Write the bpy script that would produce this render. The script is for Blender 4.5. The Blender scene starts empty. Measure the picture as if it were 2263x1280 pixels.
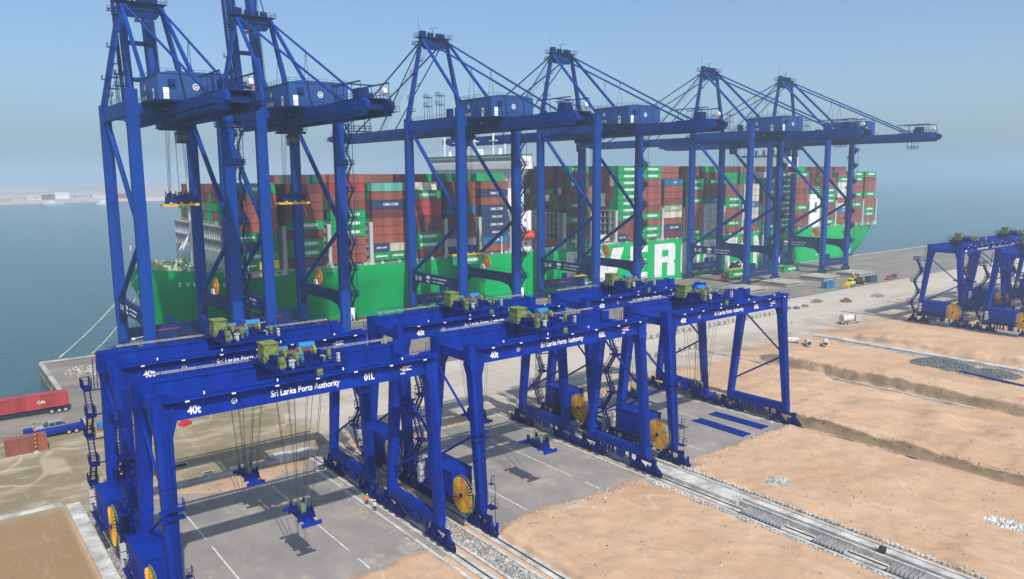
import bpy, math, random
from mathutils import Vector, Matrix, noise
random.seed(7)
R = math.radians
scn = bpy.context.scene
COL = scn.collection

# ------------------------------------------------------------------ camera
F_PX, YAW, PITCH, ROLL, CAM_H = 1703.4, .659, .147, -.007, 46.2
cam_d = bpy.data.cameras.new('camera')
cam_d.sensor_width = 36.0
cam_d.lens = F_PX / 2263 * 36
cam_d.clip_start = 0.5
cam_d.clip_end = 40000
cam = bpy.data.objects.new('camera', cam_d)
COL.objects.link(cam)
cy, sy, cp, sp = math.cos(YAW), math.sin(YAW), math.cos(PITCH), math.sin(PITCH)
fw = Vector((sy * cp, cy * cp, -sp)); rt = Vector((cy, -sy, 0)); up = rt.cross(fw)
rt2 = rt * math.cos(ROLL) + up * math.sin(ROLL); up2 = -rt * math.sin(ROLL) + up * math.cos(ROLL)
cam.matrix_world = Matrix(((rt2.x, up2.x, -fw.x, 0), (rt2.y, up2.y, -fw.y, 0), (rt2.z, up2.z, -fw.z, CAM_H), (0, 0, 0, 1)))
scn.camera = cam

# ------------------------------------------------------------------ light
SUN_EL, SUN_AZ = 48.0, 194.0            # azimuth clockwise from +y, where the sun stands
world = bpy.data.worlds.new('World'); scn.world = world
world.use_nodes = True
nt = world.node_tree; nt.nodes.clear()
wo = nt.nodes.new('ShaderNodeOutputWorld'); bg = nt.nodes.new('ShaderNodeBackground'); st = nt.nodes.new('ShaderNodeTexSky')
st.sky_type = 'NISHITA'; st.sun_disc = False
st.sun_elevation = R(SUN_EL); st.sun_rotation = R(SUN_AZ)
st.air_density = 1.0; st.dust_density = 2.2; st.ozone_density = 6.0; st.altitude = 0
bg.inputs['Strength'].default_value = 0.104
nt.links.new(st.outputs[0], bg.inputs[0]); nt.links.new(bg.outputs[0], wo.inputs[0])
sd = bpy.data.lights.new('sun', 'SUN'); sd.energy = 3.0; sd.angle = R(0.6); sd.color = (1.0, 0.95, 0.87)
sun = bpy.data.objects.new('sun', sd); COL.objects.link(sun)
sdir = Vector((math.sin(R(SUN_AZ)) * math.cos(R(SUN_EL)), math.cos(R(SUN_AZ)) * math.cos(R(SUN_EL)), math.sin(R(SUN_EL))))
sun.rotation_euler = sdir.to_track_quat('Z', 'Y').to_euler()
scn.view_settings.view_transform = 'Standard'
scn.view_settings.look = 'None'
scn.view_settings.exposure = 0.57
scn.view_settings.gamma = 1.0
scn.cycles.volume_bounces = 3
HAZE_DENSITY = 0.00042

# ------------------------------------------------------------------ materials
def nod(t, kind, **kw):
    n = t.nodes.new(kind)
    for k, v in kw.items(): setattr(n, k, v)
    return n
MATS = {}
def mat(name, col, rough=0.5, metal=0.0, var=0.12, scale=0.4, detail=5.0, col2=None, bump=0.0, bscale=8.0, streak=False, grime=0.0, spec=0.5):
    """painted or mineral surface: base colour broken up by two layers of noise in object space"""
    if name in MATS: return MATS[name]
    m = bpy.data.materials.new(name); m.use_nodes = True
    t = m.node_tree; p = t.nodes['Principled BSDF']
    p.inputs['Roughness'].default_value = rough; p.inputs['Metallic'].default_value = metal; p.inputs['Specular IOR Level'].default_value = spec
    c = (*col, 1)
    tc = nod(t, 'ShaderNodeTexCoord')
    mp = nod(t, 'ShaderNodeMapping')
    if streak: mp.inputs['Scale'].default_value = (1, 1, 0.12)
    t.links.new(tc.outputs['Object'], mp.inputs[0])
    nz = nod(t, 'ShaderNodeTexNoise'); nz.inputs['Scale'].default_value = scale; nz.inputs['Detail'].default_value = detail
    nz.inputs['Roughness'].default_value = 0.62
    t.links.new(mp.outputs[0], nz.inputs['Vector'])
    mx = nod(t, 'ShaderNodeMix', data_type='RGBA')
    c2 = (*col2, 1) if col2 else tuple([v * (1 - 2.2 * var) for v in col]) + (1,)
    c1 = c if col2 else tuple([min(1, v * (1 + 1.6 * var)) for v in col]) + (1,)
    mx.inputs['A'].default_value = c1; mx.inputs['B'].default_value = c2
    rp = nod(t, 'ShaderNodeMapRange'); rp.inputs['From Min'].default_value = 0.36; rp.inputs['From Max'].default_value = 0.64
    t.links.new(nz.outputs['Fac'], rp.inputs['Value']); t.links.new(rp.outputs[0], mx.inputs['Factor'])
    out = mx.outputs['Result']
    if grime:
        n2 = nod(t, 'ShaderNodeTexNoise'); n2.inputs['Scale'].default_value = scale * 6; n2.inputs['Detail'].default_value = 4
        t.links.new(mp.outputs[0], n2.inputs['Vector'])
        r2 = nod(t, 'ShaderNodeMapRange'); r2.inputs['From Min'].default_value = 0.56; r2.inputs['From Max'].default_value = 0.74
        r2.inputs['To Max'].default_value = grime
        t.links.new(n2.outputs['Fac'], r2.inputs['Value'])
        m2 = nod(t, 'ShaderNodeMix', data_type='RGBA'); m2.inputs['B'].default_value = (0.10, 0.075, 0.05, 1)
        t.links.new(r2.outputs[0], m2.inputs['Factor']); t.links.new(out, m2.inputs['A']); out = m2.outputs['Result']
    t.links.new(out, p.inputs['Base Color'])
    if bump:
        nb = nod(t, 'ShaderNodeTexNoise'); nb.inputs['Scale'].default_value = bscale; nb.inputs['Detail'].default_value = 6
        t.links.new(tc.outputs['Object'], nb.inputs['Vector'])
        b = nod(t, 'ShaderNodeBump'); b.inputs['Strength'].default_value = bump; b.inputs['Distance'].default_value = 0.1
        t.links.new(nb.outputs['Fac'], b.inputs['Height']); t.links.new(b.outputs[0], p.inputs['Normal'])
    MATS[name] = m
    return m

BLUE = mat('blue_paint', (0.001, 0.025, 0.265), 0.5, var=0.14, scale=0.5, streak=True, grime=0.03, spec=0.14)
BLUED = mat('blue_paint_deep', (0.003, 0.012, 0.13), 0.6, var=0.16, scale=0.9, grime=0.05, spec=0.15)
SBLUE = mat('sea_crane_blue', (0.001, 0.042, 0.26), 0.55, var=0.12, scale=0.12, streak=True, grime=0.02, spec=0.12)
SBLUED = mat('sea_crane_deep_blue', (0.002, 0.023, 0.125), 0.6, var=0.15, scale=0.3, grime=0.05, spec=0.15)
HOUSEB = mat('machine_house_blue', (0.005, 0.060, 0.24), 0.55, var=0.08, scale=0.3, streak=True)
CYAN = mat('light_blue_paint', (0.01, 0.20, 0.50), 0.45)
OLIVE = mat('olive_canvas', (0.17, 0.22, 0.05), 0.85, var=0.2, scale=1.6)
OLIVE2 = mat('pale_olive_paint', (0.36, 0.40, 0.20), 0.7, var=0.15, scale=2)
TEAL = mat('motor_teal', (0.06, 0.17, 0.22), 0.5)
DARK = mat('dark_steel', (0.035, 0.032, 0.035), 0.55, var=0.25, scale=1.0)
ROPE = mat('steel_rope', (0.05, 0.04, 0.035), 0.6)
GREY = mat('galvanised_grating', (0.33, 0.33, 0.33), 0.6, var=0.12, scale=1.0)
LGREY = mat('pale_grey_paint', (0.47, 0.48, 0.46), 0.55, var=0.08, scale=0.4, streak=True, grime=0.15)
WHITE = mat('white_paint', (0.82, 0.82, 0.80), 0.5, var=0.04, scale=0.4, streak=True)
LETTER = mat('white_lettering', (0.82, 0.82, 0.82), 0.5, var=0.02)
YEL = mat('yellow_paint', (0.80, 0.46, 0.015), 0.5, var=0.10, scale=1.0)
YBR = mat('yellow_bright', (0.80, 0.75, 0.03), 0.5, var=0.06)
ORG = mat('orange_paint', (0.78, 0.26, 0.02), 0.5, var=0.12, scale=1.0)
ORGR = mat('orange_red', (0.70, 0.10, 0.03), 0.5)
GREENH = mat('hull_green', (0.000, 0.42, 0.105), 0.55, var=0.07, scale=0.05, streak=True, grime=0.03, spec=0.15)
REDH = mat('hull_red', (0.27, 0.045, 0.035), 0.6, var=0.2, scale=0.2)
PALEG = mat('deck_gear_pale_green', (0.46, 0.60, 0.36), 0.6, var=0.2, scale=1.0, grime=0.3)
DECKG = mat('deck_green', (0.02, 0.22, 0.10), 0.7, var=0.2, scale=0.3)
GLASS = mat('dark_window_glass', (0.03, 0.05, 0.06), 0.12, var=0.1)
BLACK = mat('rubber_black', (0.02, 0.02, 0.02), 0.8)
CONC = mat('concrete', (0.44, 0.42, 0.37), 0.85, var=0.16, scale=0.25, grime=0.45, bump=0.3)
CONCW = mat('pale_concrete', (0.54, 0.525, 0.48), 0.85, var=0.16, scale=0.35, grime=0.5, bump=0.3)
SKIN = mat('skin', (0.24, 0.12, 0.07), 0.6)
VEST = mat('orange_vest', (0.85, 0.22, 0.05), 0.8)
CLOTHW = mat('white_cloth', (0.75, 0.75, 0.75), 0.8)
TROU = mat('dark_trousers', (0.03, 0.035, 0.06), 0.8)
RED = mat('red_paint', (0.55, 0.03, 0.03), 0.45, var=0.1)
CCOL = {
    'green': (0.006, 0.33, 0.10), 'dark green': (0.008, 0.17, 0.075), 'rust red': (0.29, 0.09, 0.06),
    'brown red': (0.225, 0.065, 0.05), 'maroon': (0.155, 0.042, 0.046), 'bright red': (0.40, 0.05, 0.055),
    'orange red': (0.34, 0.095, 0.055), 'navy': (0.025, 0.055, 0.14), 'blue': (0.02, 0.16, 0.36),
    'pale grey': (0.52, 0.53, 0.53), 'beige': (0.66, 0.60, 0.50), 'aqua': (0.13, 0.45, 0.38),
    'yellow': (0.80, 0.72, 0.04), 'white': (0.66, 0.66, 0.62), 'sage green': (0.27, 0.40, 0.27)}
CM = {k: mat('container_' + k.replace(' ', '_'), v, 0.55, var=0.13, scale=0.35, streak=True, grime=0.22) for k, v in CCOL.items()}

# ------------------------------------------------------------------ mesh helpers
class MB:
    def __init__(s): s.v = []; s.f = []; s.m = []
    def poly(s, pts, m=0):
        b = len(s.v); s.v += [tuple(p) for p in pts]; s.f.append(tuple(range(b, b + len(pts)))); s.m.append(m); return s
    def hexa(s, p, m=0):
        b = len(s.v); s.v += [tuple(q) for q in p]
        for f in ((0, 3, 2, 1), (4, 5, 6, 7), (0, 1, 5, 4), (1, 2, 6, 5), (2, 3, 7, 6), (3, 0, 4, 7)):
            s.f.append(tuple(b + i for i in f)); s.m.append(m)
        return s
    def box(s, x0, x1, y0, y1, z0, z1, m=0):
        return s.hexa([(x0, y0, z0), (x1, y0, z0), (x1, y1, z0), (x0, y1, z0), (x0, y0, z1), (x1, y0, z1), (x1, y1, z1), (x0, y1, z1)], m)
    def frames(s, p, q):
        p = Vector(p); q = Vector(q); d = (q - p).normalized()
        u = Vector((0, 0, 1)) if abs(d.z) < 0.9 else Vector((0, 1, 0))
        a = d.cross(u).normalized(); b = a.cross(d).normalized()
        return p, q, a, b
    def beam(s, p, q, w, h, m=0, w2=None, h2=None):
        """box-section bar from p to q; w across, h in the plane that holds z (or y for near-vertical bars)"""
        p, q, a, b = s.frames(p, q); w2 = w if w2 is None else w2; h2 = h if h2 is None else h2
        P = [p - a * w / 2 - b * h / 2, p + a * w / 2 - b * h / 2, p + a * w / 2 + b * h / 2, p - a * w / 2 + b * h / 2]
        Q = [q - a * w2 / 2 - b * h2 / 2, q + a * w2 / 2 - b * h2 / 2, q + a * w2 / 2 + b * h2 / 2, q - a * w2 / 2 + b * h2 / 2]
        return s.hexa(P + Q, m)
    def col(s, x0, y0, z0, wx0, wy0, x1, y1, z1, wx1, wy1, m=0):
        """column with axis-aligned rectangular ends"""
        return s.hexa([(x0 - wx0 / 2, y0 - wy0 / 2, z0), (x0 + wx0 / 2, y0 - wy0 / 2, z0), (x0 + wx0 / 2, y0 + wy0 / 2, z0), (x0 - wx0 / 2, y0 + wy0 / 2, z0),
                       (x1 - wx1 / 2, y1 - wy1 / 2, z1), (x1 + wx1 / 2, y1 - wy1 / 2, z1), (x1 + wx1 / 2, y1 + wy1 / 2, z1), (x1 - wx1 / 2, y1 + wy1 / 2, z1)], m)
    def tube(s, p, q, r, n=8, m=0, r2=None):
        p, q, a, b = s.frames(p, q); r2 = r if r2 is None else r2
        k = len(s.v)
        for c, rr in ((p, r), (q, r2)):
            for i in range(n):
                t = 2 * math.pi * i / n
                s.v.append(tuple(c + a * rr * math.cos(t) + b * rr * math.sin(t)))
        for i in range(n):
            j = (i + 1) % n; s.f.append((k + i, k + j, k + n + j, k + n + i)); s.m.append(m)
        s.f.append(tuple(k + i for i in reversed(range(n)))); s.f.append(tuple(k + n + i for i in range(n))); s.m += [m, m]
        return s
    def path(s, pts, r, n=4, m=0):
        for a, b in zip(pts, pts[1:]): s.tube(a, b, r, n, m)
        return s
    def rail(s, pts, h=1.1, step=1.8, r=0.035, m=0):
        for a, b in zip(pts, pts[1:]):
            a = Vector(a); b = Vector(b); L = (b - a).length; n = max(1, round(L / step))
            up = Vector((0, 0, 1))
            for i in range(n + 1):
                p = a.lerp(b, i / n); s.tube(p, p + up * h, r, 4, m)
            s.tube(a + up * h, b + up * h, r, 4, m); s.tube(a + up * h * .52, b + up * h * .52, r * .8, 4, m)
        return s
    def stair(s, p, q, w, axis='y', m=0, mg=None):
        """flight from p up to q, width w across"""
        p = Vector(p); q = Vector(q); mg = m if mg is None else mg
        side = Vector((1, 0, 0)) if axis == 'y' else Vector((0, 1, 0))
        n = max(3, int(abs(q.z - p.z) / 0.34))
        for k in (-1, 1):
            o = side * w / 2 * k
            s.beam(p + o, q + o, 0.06, 0.22, m)
            s.tube(p + o + Vector((0, 0, 1)), q + o + Vector((0, 0, 1)), 0.035, 4, m)
            for i in range(5):
                t = p.lerp(q, i / 4) + o; s.tube(t, t + Vector((0, 0, 1)), 0.03, 4, m)
        d = (q - p); d.z = 0; d = d.normalized() * 0.12
        for i in range(n):
            c = p.lerp(q, (i + .5) / n)
            s.poly([c - side * w / 2 - d, c + side * w / 2 - d, c + side * w / 2 + d, c - side * w / 2 + d], mg)
        return s
    def mesh(s, name, mats, smooth=False):
        me = bpy.data.meshes.new(name); me.from_pydata(s.v, [], s.f)
        for mm in (mats if isinstance(mats, (list, tuple)) else [mats]): me.materials.append(mm)
        for i, p in enumerate(me.polygons): p.material_index = s.m[i]
        if smooth:
            for p in me.polygons: p.use_smooth = True
        me.update(); return me
    def build(s, name, mats, parent=None, loc=(0, 0, 0), rot=(0, 0, 0), smooth=False):
        return link(name, s.mesh(name, mats, smooth), parent, loc, rot)

def _split(self, name, mats, parent=None, loc=(0, 0, 0), rot=(0, 0, 0), smooth=False, gap=0.04):
    '''one object per separate piece (pieces whose boxes touch stay together)'''
    n = len(self.v); par = list(range(n))
    def find(a):
        while par[a] != a: par[a] = par[par[a]]; a = par[a]
        return a
    for f in self.f:
        for k in f[1:]: par[find(f[0])] = find(k)
    comp = {}
    for i in range(n): comp.setdefault(find(i), []).append(i)
    items = []
    for k, vs in comp.items():
        items.append([{k}, [min(self.v[i][a] for i in vs) - gap for a in range(3)], [max(self.v[i][a] for i in vs) + gap for a in range(3)]])
    ch = True
    while ch:
        ch = False; out = []
        for it in items:
            for o in out:
                if all(it[1][a] <= o[2][a] and o[1][a] <= it[2][a] for a in range(3)):
                    o[0] |= it[0]; o[1] = [min(o[1][a], it[1][a]) for a in range(3)]; o[2] = [max(o[2][a], it[2][a]) for a in range(3)]; ch = True; break
            else: out.append(it)
        items = out
    res = []
    for ks, _, _ in items:
        m_ = MB(); mp = {}
        for f, mi in zip(self.f, self.m):
            if find(f[0]) in ks:
                for i in f:
                    if i not in mp: mp[i] = len(m_.v); m_.v.append(self.v[i])
                m_.f.append(tuple(mp[i] for i in f)); m_.m.append(mi)
        res.append(m_.build(name, mats, parent, loc, rot, smooth))
    return res[0] if res else None
MB.split = _split

def link(name, me, parent=None, loc=(0, 0, 0), rot=(0, 0, 0), scale=(1, 1, 1)):
    o = bpy.data.objects.new(name, me); COL.objects.link(o)
    o.parent = parent; o.location = loc; o.rotation_euler = rot; o.scale = scale
    return o
def tag(o, label=None, cat=None, group=None, kind=None):
    if label: o['label'] = label
    if cat: o['category'] = cat
    if group: o['group'] = group
    if kind: o['kind'] = kind
    return o
def thing(name, label, cat, loc=(0, 0, 0), rz=0, group=None):
    o = link(name, None, None, loc, (0, 0, rz)); o.empty_display_size = 0.5
    return tag(o, label, cat, group)
KIDS = {}
def children(o): return [c for c in o.children]
def copy_tree(o, parent=None):
    c = o.copy(); COL.objects.link(c); c.parent = parent
    for ch in list(o.children): copy_tree(ch, c)
    return c

TXT = {}
def text_mesh(s, size=1.0, bold=0.02, extrude=0.01, m=LETTER, align='LEFT', sx=1.0):
    key = (s, size, bold, m.name, align, sx)
    if key in TXT: return TXT[key]
    cu = bpy.data.curves.new('lettering', 'FONT'); cu.body = s; cu.size = size; cu.offset = bold * size; cu.extrude = extrude
    cu.align_x = align; cu.resolution_u = 3
    o = bpy.data.objects.new('lettering', cu); COL.objects.link(o)
    bpy.context.view_layer.update()
    me = bpy.data.meshes.new_from_object(o.evaluated_get(bpy.context.evaluated_depsgraph_get()))
    bpy.data.objects.remove(o); me.name = 'lettering'
    me.materials.clear(); me.materials.append(m)
    if sx != 1.0:
        for v in me.vertices: v.co.x *= sx
    TXT[key] = me
    return me
ROT_Y = (R(90), 0, 0)            # lettering that faces -y, reads along +x
ROT_X = (R(90), 0, R(-90))       # lettering that faces -x, reads along -y
#==SETTING==
# ================================================================== the setting
def ground_mat():
    m = bpy.data.materials.new('sand_and_dirt'); m.use_nodes = True
    t = m.node_tree; p = t.nodes['Principled BSDF']; p.inputs['Roughness'].default_value = 0.95
    p.inputs['Specular IOR Level'].default_value = 0.15
    tc = nod(t, 'ShaderNodeTexCoord')
    def nz(scale, det=6, sc=(1, 1, 1), rough=.6):
        mp = nod(t, 'ShaderNodeMapping'); mp.inputs['Scale'].default_value = sc
        t.links.new(tc.outputs['Object'], mp.inputs[0])
        n = nod(t, 'ShaderNodeTexNoise'); n.inputs['Scale'].default_value = scale; n.inputs['Detail'].default_value = det
        n.inputs['Roughness'].default_value = rough
        t.links.new(mp.outputs[0], n.inputs['Vector']); return n.outputs['Fac']
    def rng(src, a, b, lo=0, hi=1):
        r = nod(t, 'ShaderNodeMapRange'); r.inputs['From Min'].default_value = a; r.inputs['From Max'].default_value = b
        r.inputs['To Min'].default_value = lo; r.inputs['To Max'].default_value = hi
        t.links.new(src, r.inputs['Value']); return r.outputs[0]
    def mix(fac, a, b):
        x = nod(t, 'ShaderNodeMix', data_type='RGBA')
        for k, v in (('A', a), ('B', b)):
            if isinstance(v, tuple): x.inputs[k].default_value = (*v, 1)
            else: t.links.new(v, x.inputs[k])
        t.links.new(fac, x.inputs['Factor']); return x.outputs['Result']
    def mul(a, b):
        x = nod(t, 'ShaderNodeMath', operation='MULTIPLY'); t.links.new(a, x.inputs[0]); t.links.new(b, x.inputs[1]); return x.outputs[0]
    sep = nod(t, 'ShaderNodeSeparateXYZ'); t.links.new(tc.outputs['Object'], sep.inputs[0])
    X, Y = sep.outputs[0], sep.outputs[1]
    sand = mix(rng(nz(0.045, 7), .38, .62), (0.60, 0.405, 0.255), (0.53, 0.335, 0.20))
    sand = mix(rng(nz(0.35, 8, (1, .5, 1), .7), .5, .75, 0, .55), sand, (0.42, 0.25, 0.15))
    sand = mix(rng(nz(2.6, 6, (1, .25, 1)), .48, .72, 0, .35), sand, (0.68, 0.46, 0.30))
    # pale, driven-over construction ground
    pale = mix(rng(nz(0.06, 8, (.35, 1, 1)), .4, .62), (0.56, 0.51, 0.43), (0.46, 0.405, 0.33))
    pale = mix(rng(nz(0.5, 8, (.12, 1, 1), .7), .5, .7, 0, .6), pale, (0.62, 0.57, 0.49))
    # damp brown soil
    damp = mix(rng(nz(0.1, 9, (.5, 1, 1)), .4, .6), (0.33, 0.265, 0.165), (0.235, 0.20, 0.115))
    damp = mix(rng(nz(0.22, 9, (.4, 1, 1), .7), .5, .62), damp, (0.47, 0.39, 0.28))
    # where each lies: pale north of y=118, damp to the west
    yy = nod(t, 'ShaderNodeMath', operation='MULTIPLY_ADD'); t.links.new(nz(0.07, 5), yy.inputs[0]); yy.inputs[1].default_value = 26; t.links.new(Y, yy.inputs[2])
    fpale = rng(yy.outputs[0], 129, 136)
    xx = nod(t, 'ShaderNodeMath', operation='MULTIPLY_ADD'); t.links.new(nz(0.09, 5), xx.inputs[0]); xx.inputs[1].default_value = 22; t.links.new(X, xx.inputs[2])
    fdamp = mul(rng(xx.outputs[0], 62, 70, 1, 0), fpale)
    c = mix(fpale, sand, pale); c = mix(fdamp, c, damp)
    # greyish damp blotches along the far edge of the banks
    band = mul(rng(yy.outputs[0], 124, 132), rng(yy.outputs[0], 140, 150, 1, 0))
    c = mix(mul(band, rng(nz(0.12, 8), .42, .6, 0, .6)), c, (0.27, 0.215, 0.13))
    def tracks(rot, scale, sq, wid):
        mp = nod(t, 'ShaderNodeMapping'); mp.inputs['Rotation'].default_value = (0, 0, R(rot)); mp.inputs['Scale'].default_value = (1, sq, 1)
        t.links.new(tc.outputs['Object'], mp.inputs[0])
        n_ = nod(t, 'ShaderNodeTexNoise'); n_.inputs['Scale'].default_value = scale; n_.inputs['Detail'].default_value = 1.2
        t.links.new(mp.outputs[0], n_.inputs['Vector'])
        a_ = nod(t, 'ShaderNodeMath', operation='SUBTRACT'); a_.inputs[1].default_value = .5; t.links.new(n_.outputs['Fac'], a_.inputs[0])
        b_ = nod(t, 'ShaderNodeMath', operation='ABSOLUTE'); t.links.new(a_.outputs[0], b_.inputs[0])
        return rng(b_.outputs[0], wid * .3, wid, 1, 0)
    tr1 = mul(tracks(12, .11, .22, .008), rng(nz(.05, 4), .44, .54)); tr2 = mul(tracks(-70, .09, .3, .009), rng(nz(.043, 4, (1, 1.3, 1)), .46, .56))
    tr3 = mul(tracks(35, .2, .15, .007), rng(nz(.06, 4, (1.3, 1, 1)), .5, .58))
    c = mix(mul(tr1, rng(nz(3.0, 5), .3, .6, .2, .55)), c, (0.38, 0.27, 0.175)); c = mix(mul(tr3, rng(nz(3.0, 5), .3, .6, .2, .5)), c, (0.36, 0.26, 0.17)); c = mix(mul(tr2, rng(nz(3.0, 5), .3, .6, .2, .55)), c, (0.68, 0.54, 0.41))
    c = mix(rng(nz(0.9, 10, (1, .6, 1), .8), .55, .72, 0, .4), c, (0.40, 0.28, 0.18))
    # steep cut faces coloured darker: painted grazing-sun shade plus damp soil below the sand
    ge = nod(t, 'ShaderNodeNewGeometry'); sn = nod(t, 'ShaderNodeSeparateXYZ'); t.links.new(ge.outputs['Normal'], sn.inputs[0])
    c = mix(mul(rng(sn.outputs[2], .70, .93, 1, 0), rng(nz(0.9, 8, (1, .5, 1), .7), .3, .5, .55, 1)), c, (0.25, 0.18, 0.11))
    # damp ochre lot beyond the left kerb, stains and pale dry patches on the sand
    so = rng(Y, 119.5, 121.5, 1, 0); c = mix(mul(rng(X, 12.6, 13.6, 1, 0), so), c, (0.33, 0.215, 0.11))
    c = mix(mul(rng(nz(0.085, 4), .66, .70, 0, .5), rng(Y, 90, 60)), c, (0.42, 0.235, 0.12))
    c = mix(rng(nz(0.16, 9, (1, .22, 1), .75), .56, .70, 0, .45), c, (0.70, 0.54, 0.40))
    c = mix(rng(nz(0.28, 9, (1, .12, 1), .8), .58, .74, 0, .5), c, (0.36, 0.25, 0.16))
    t.links.new(c, p.inputs['Base Color'])
    b = nod(t, 'ShaderNodeBump'); b.inputs['Strength'].default_value = 0.7; b.inputs['Distance'].default_value = 0.5
    n1 = nz(0.7, 9, (1, .35, 1), .7); ad = nod(t, 'ShaderNodeMath', operation='MULTIPLY_ADD'); ad.inputs[1].default_value = -.10; t.links.new(tr1, ad.inputs[0]); t.links.new(n1, ad.inputs[2]); t.links.new(ad.outputs[0], b.inputs['Height']); t.links.new(b.outputs[0], p.inputs['Normal'])
    return m
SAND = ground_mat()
def asphalt(name, a, b, stain, sc=(1, 1, 1), base=0.1):
    m = mat(name, a, 0.85, var=0.1, scale=base, detail=9, col2=b, bump=0.15, bscale=3, grime=0)
    t = m.node_tree; p = t.nodes['Principled BSDF']; src = p.inputs['Base Color'].links[0].from_socket
    tc = nod(t, 'ShaderNodeTexCoord'); mp = nod(t, 'ShaderNodeMapping'); mp.inputs['Scale'].default_value = sc
    t.links.new(tc.outputs['Object'], mp.inputs[0])
    n = nod(t, 'ShaderNodeTexNoise'); n.inputs['Scale'].default_value = base * 1.7; n.inputs['Detail'].default_value = 9; n.inputs['Roughness'].default_value = .7
    t.links.new(mp.outputs[0], n.inputs['Vector'])
    r = nod(t, 'ShaderNodeMapRange'); r.inputs['From Min'].default_value = .5; r.inputs['From Max'].default_value = .68; r.inputs['To Max'].default_value = .75
    t.links.new(n.outputs['Fac'], r.inputs['Value'])
    x = nod(t, 'ShaderNodeMix', data_type='RGBA'); x.inputs['B'].default_value = (*stain, 1)
    t.links.new(src, x.inputs['A']); t.links.new(r.outputs[0], x.inputs['Factor']); t.links.new(x.outputs['Result'], p.inputs['Base Color'])
    return m
APRON = asphalt('apron_asphalt', (0.25, 0.215, 0.175), (0.18, 0.16, 0.135), (0.33, 0.29, 0.23), (.2, 1, 1), .06)
PAD = asphalt('yard_pad_asphalt', (0.31, 0.28, 0.25), (0.235, 0.215, 0.20), (0.40, 0.35, 0.28), (1, .6, 1), .12)

def more_stain(m, col, sc, lo, hi, mx_):
    t = m.node_tree; p = t.nodes['Principled BSDF']; src = p.inputs['Base Color'].links[0].from_socket
    tc = nod(t, 'ShaderNodeTexCoord'); mp = nod(t, 'ShaderNodeMapping'); mp.inputs['Scale'].default_value = sc; t.links.new(tc.outputs['Object'], mp.inputs[0])
    n = nod(t, 'ShaderNodeTexNoise'); n.inputs['Scale'].default_value = 1; n.inputs['Detail'].default_value = 7; n.inputs['Roughness'].default_value = .75; t.links.new(mp.outputs[0], n.inputs['Vector'])
    r = nod(t, 'ShaderNodeMapRange'); r.inputs['From Min'].default_value = lo; r.inputs['From Max'].default_value = hi; r.inputs['To Max'].default_value = mx_; t.links.new(n.outputs['Fac'], r.inputs['Value'])
    x = nod(t, 'ShaderNodeMix', data_type='RGBA'); x.inputs['B'].default_value = (*col, 1)
    t.links.new(src, x.inputs['A']); t.links.new(r.outputs[0], x.inputs['Factor']); t.links.new(x.outputs['Result'], p.inputs['Base Color'])
more_stain(PAD, (0.15, 0.14, 0.13), (.9, .06, 1), .56, .72, .5)      # tyre marks along the lanes
more_stain(PAD, (0.46, 0.39, 0.29), (.16, .12, 1), .57, .66, .7)     # blown sand
more_stain(PAD, (0.13, 0.12, 0.11), (.5, .5, 1), .66, .72, .6)       # oil
more_stain(APRON, (0.12, 0.11, 0.10), (.03, .8, 1), .56, .72, .55)
more_stain(GREENH, (0.02, 0.22, 0.08), (.25, .25, .03), .58, .75, .35)
# water
wm = bpy.data.materials.new('sea_water'); wm.use_nodes = True
t = wm.node_tree; p = t.nodes['Principled BSDF']
p.inputs['Roughness'].default_value = 0.16; p.inputs['IOR'].default_value = 1.33
tc = nod(t, 'ShaderNodeTexCoord'); n = nod(t, 'ShaderNodeTexNoise'); n.inputs['Scale'].default_value = 0.012; n.inputs['Detail'].default_value = 6
mp = nod(t, 'ShaderNodeMapping'); mp.inputs['Scale'].default_value = (.35, 1, 1); mp.inputs['Rotation'].default_value = (0, 0, R(-35))
t.links.new(tc.outputs['Object'], mp.inputs[0]); t.links.new(mp.outputs[0], n.inputs['Vector'])
x = nod(t, 'ShaderNodeMix', data_type='RGBA'); x.inputs['A'].default_value = (0.020, 0.070, 0.076, 1); x.inputs['B'].default_value = (0.030, 0.088, 0.092, 1)
t.links.new(n.outputs['Fac'], x.inputs['Factor']); t.links.new(x.outputs['Result'], p.inputs['Base Color'])
n1 = nod(t, 'ShaderNodeTexNoise'); n1.inputs['Scale'].default_value = 0.35; n1.inputs['Detail'].default_value = 8
n1.inputs['Roughness'].default_value = 0.65
t.links.new(tc.outputs['Object'], n1.inputs['Vector'])
b = nod(t, 'ShaderNodeBump'); b.inputs['Strength'].default_value = 0.5; b.inputs['Distance'].default_value = 0.6
t.links.new(n1.outputs['Fac'], b.inputs['Height']); t.links.new(b.outputs[0], p.inputs['Normal'])
WS = 9000
tag(MB().poly([(-WS, -2000, -3), (WS * 1.6, -2000, -3), (WS * 1.6, WS * 1.6, -3), (-WS, WS * 1.6, -3)]).build('sea', wm), kind='structure')

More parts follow.
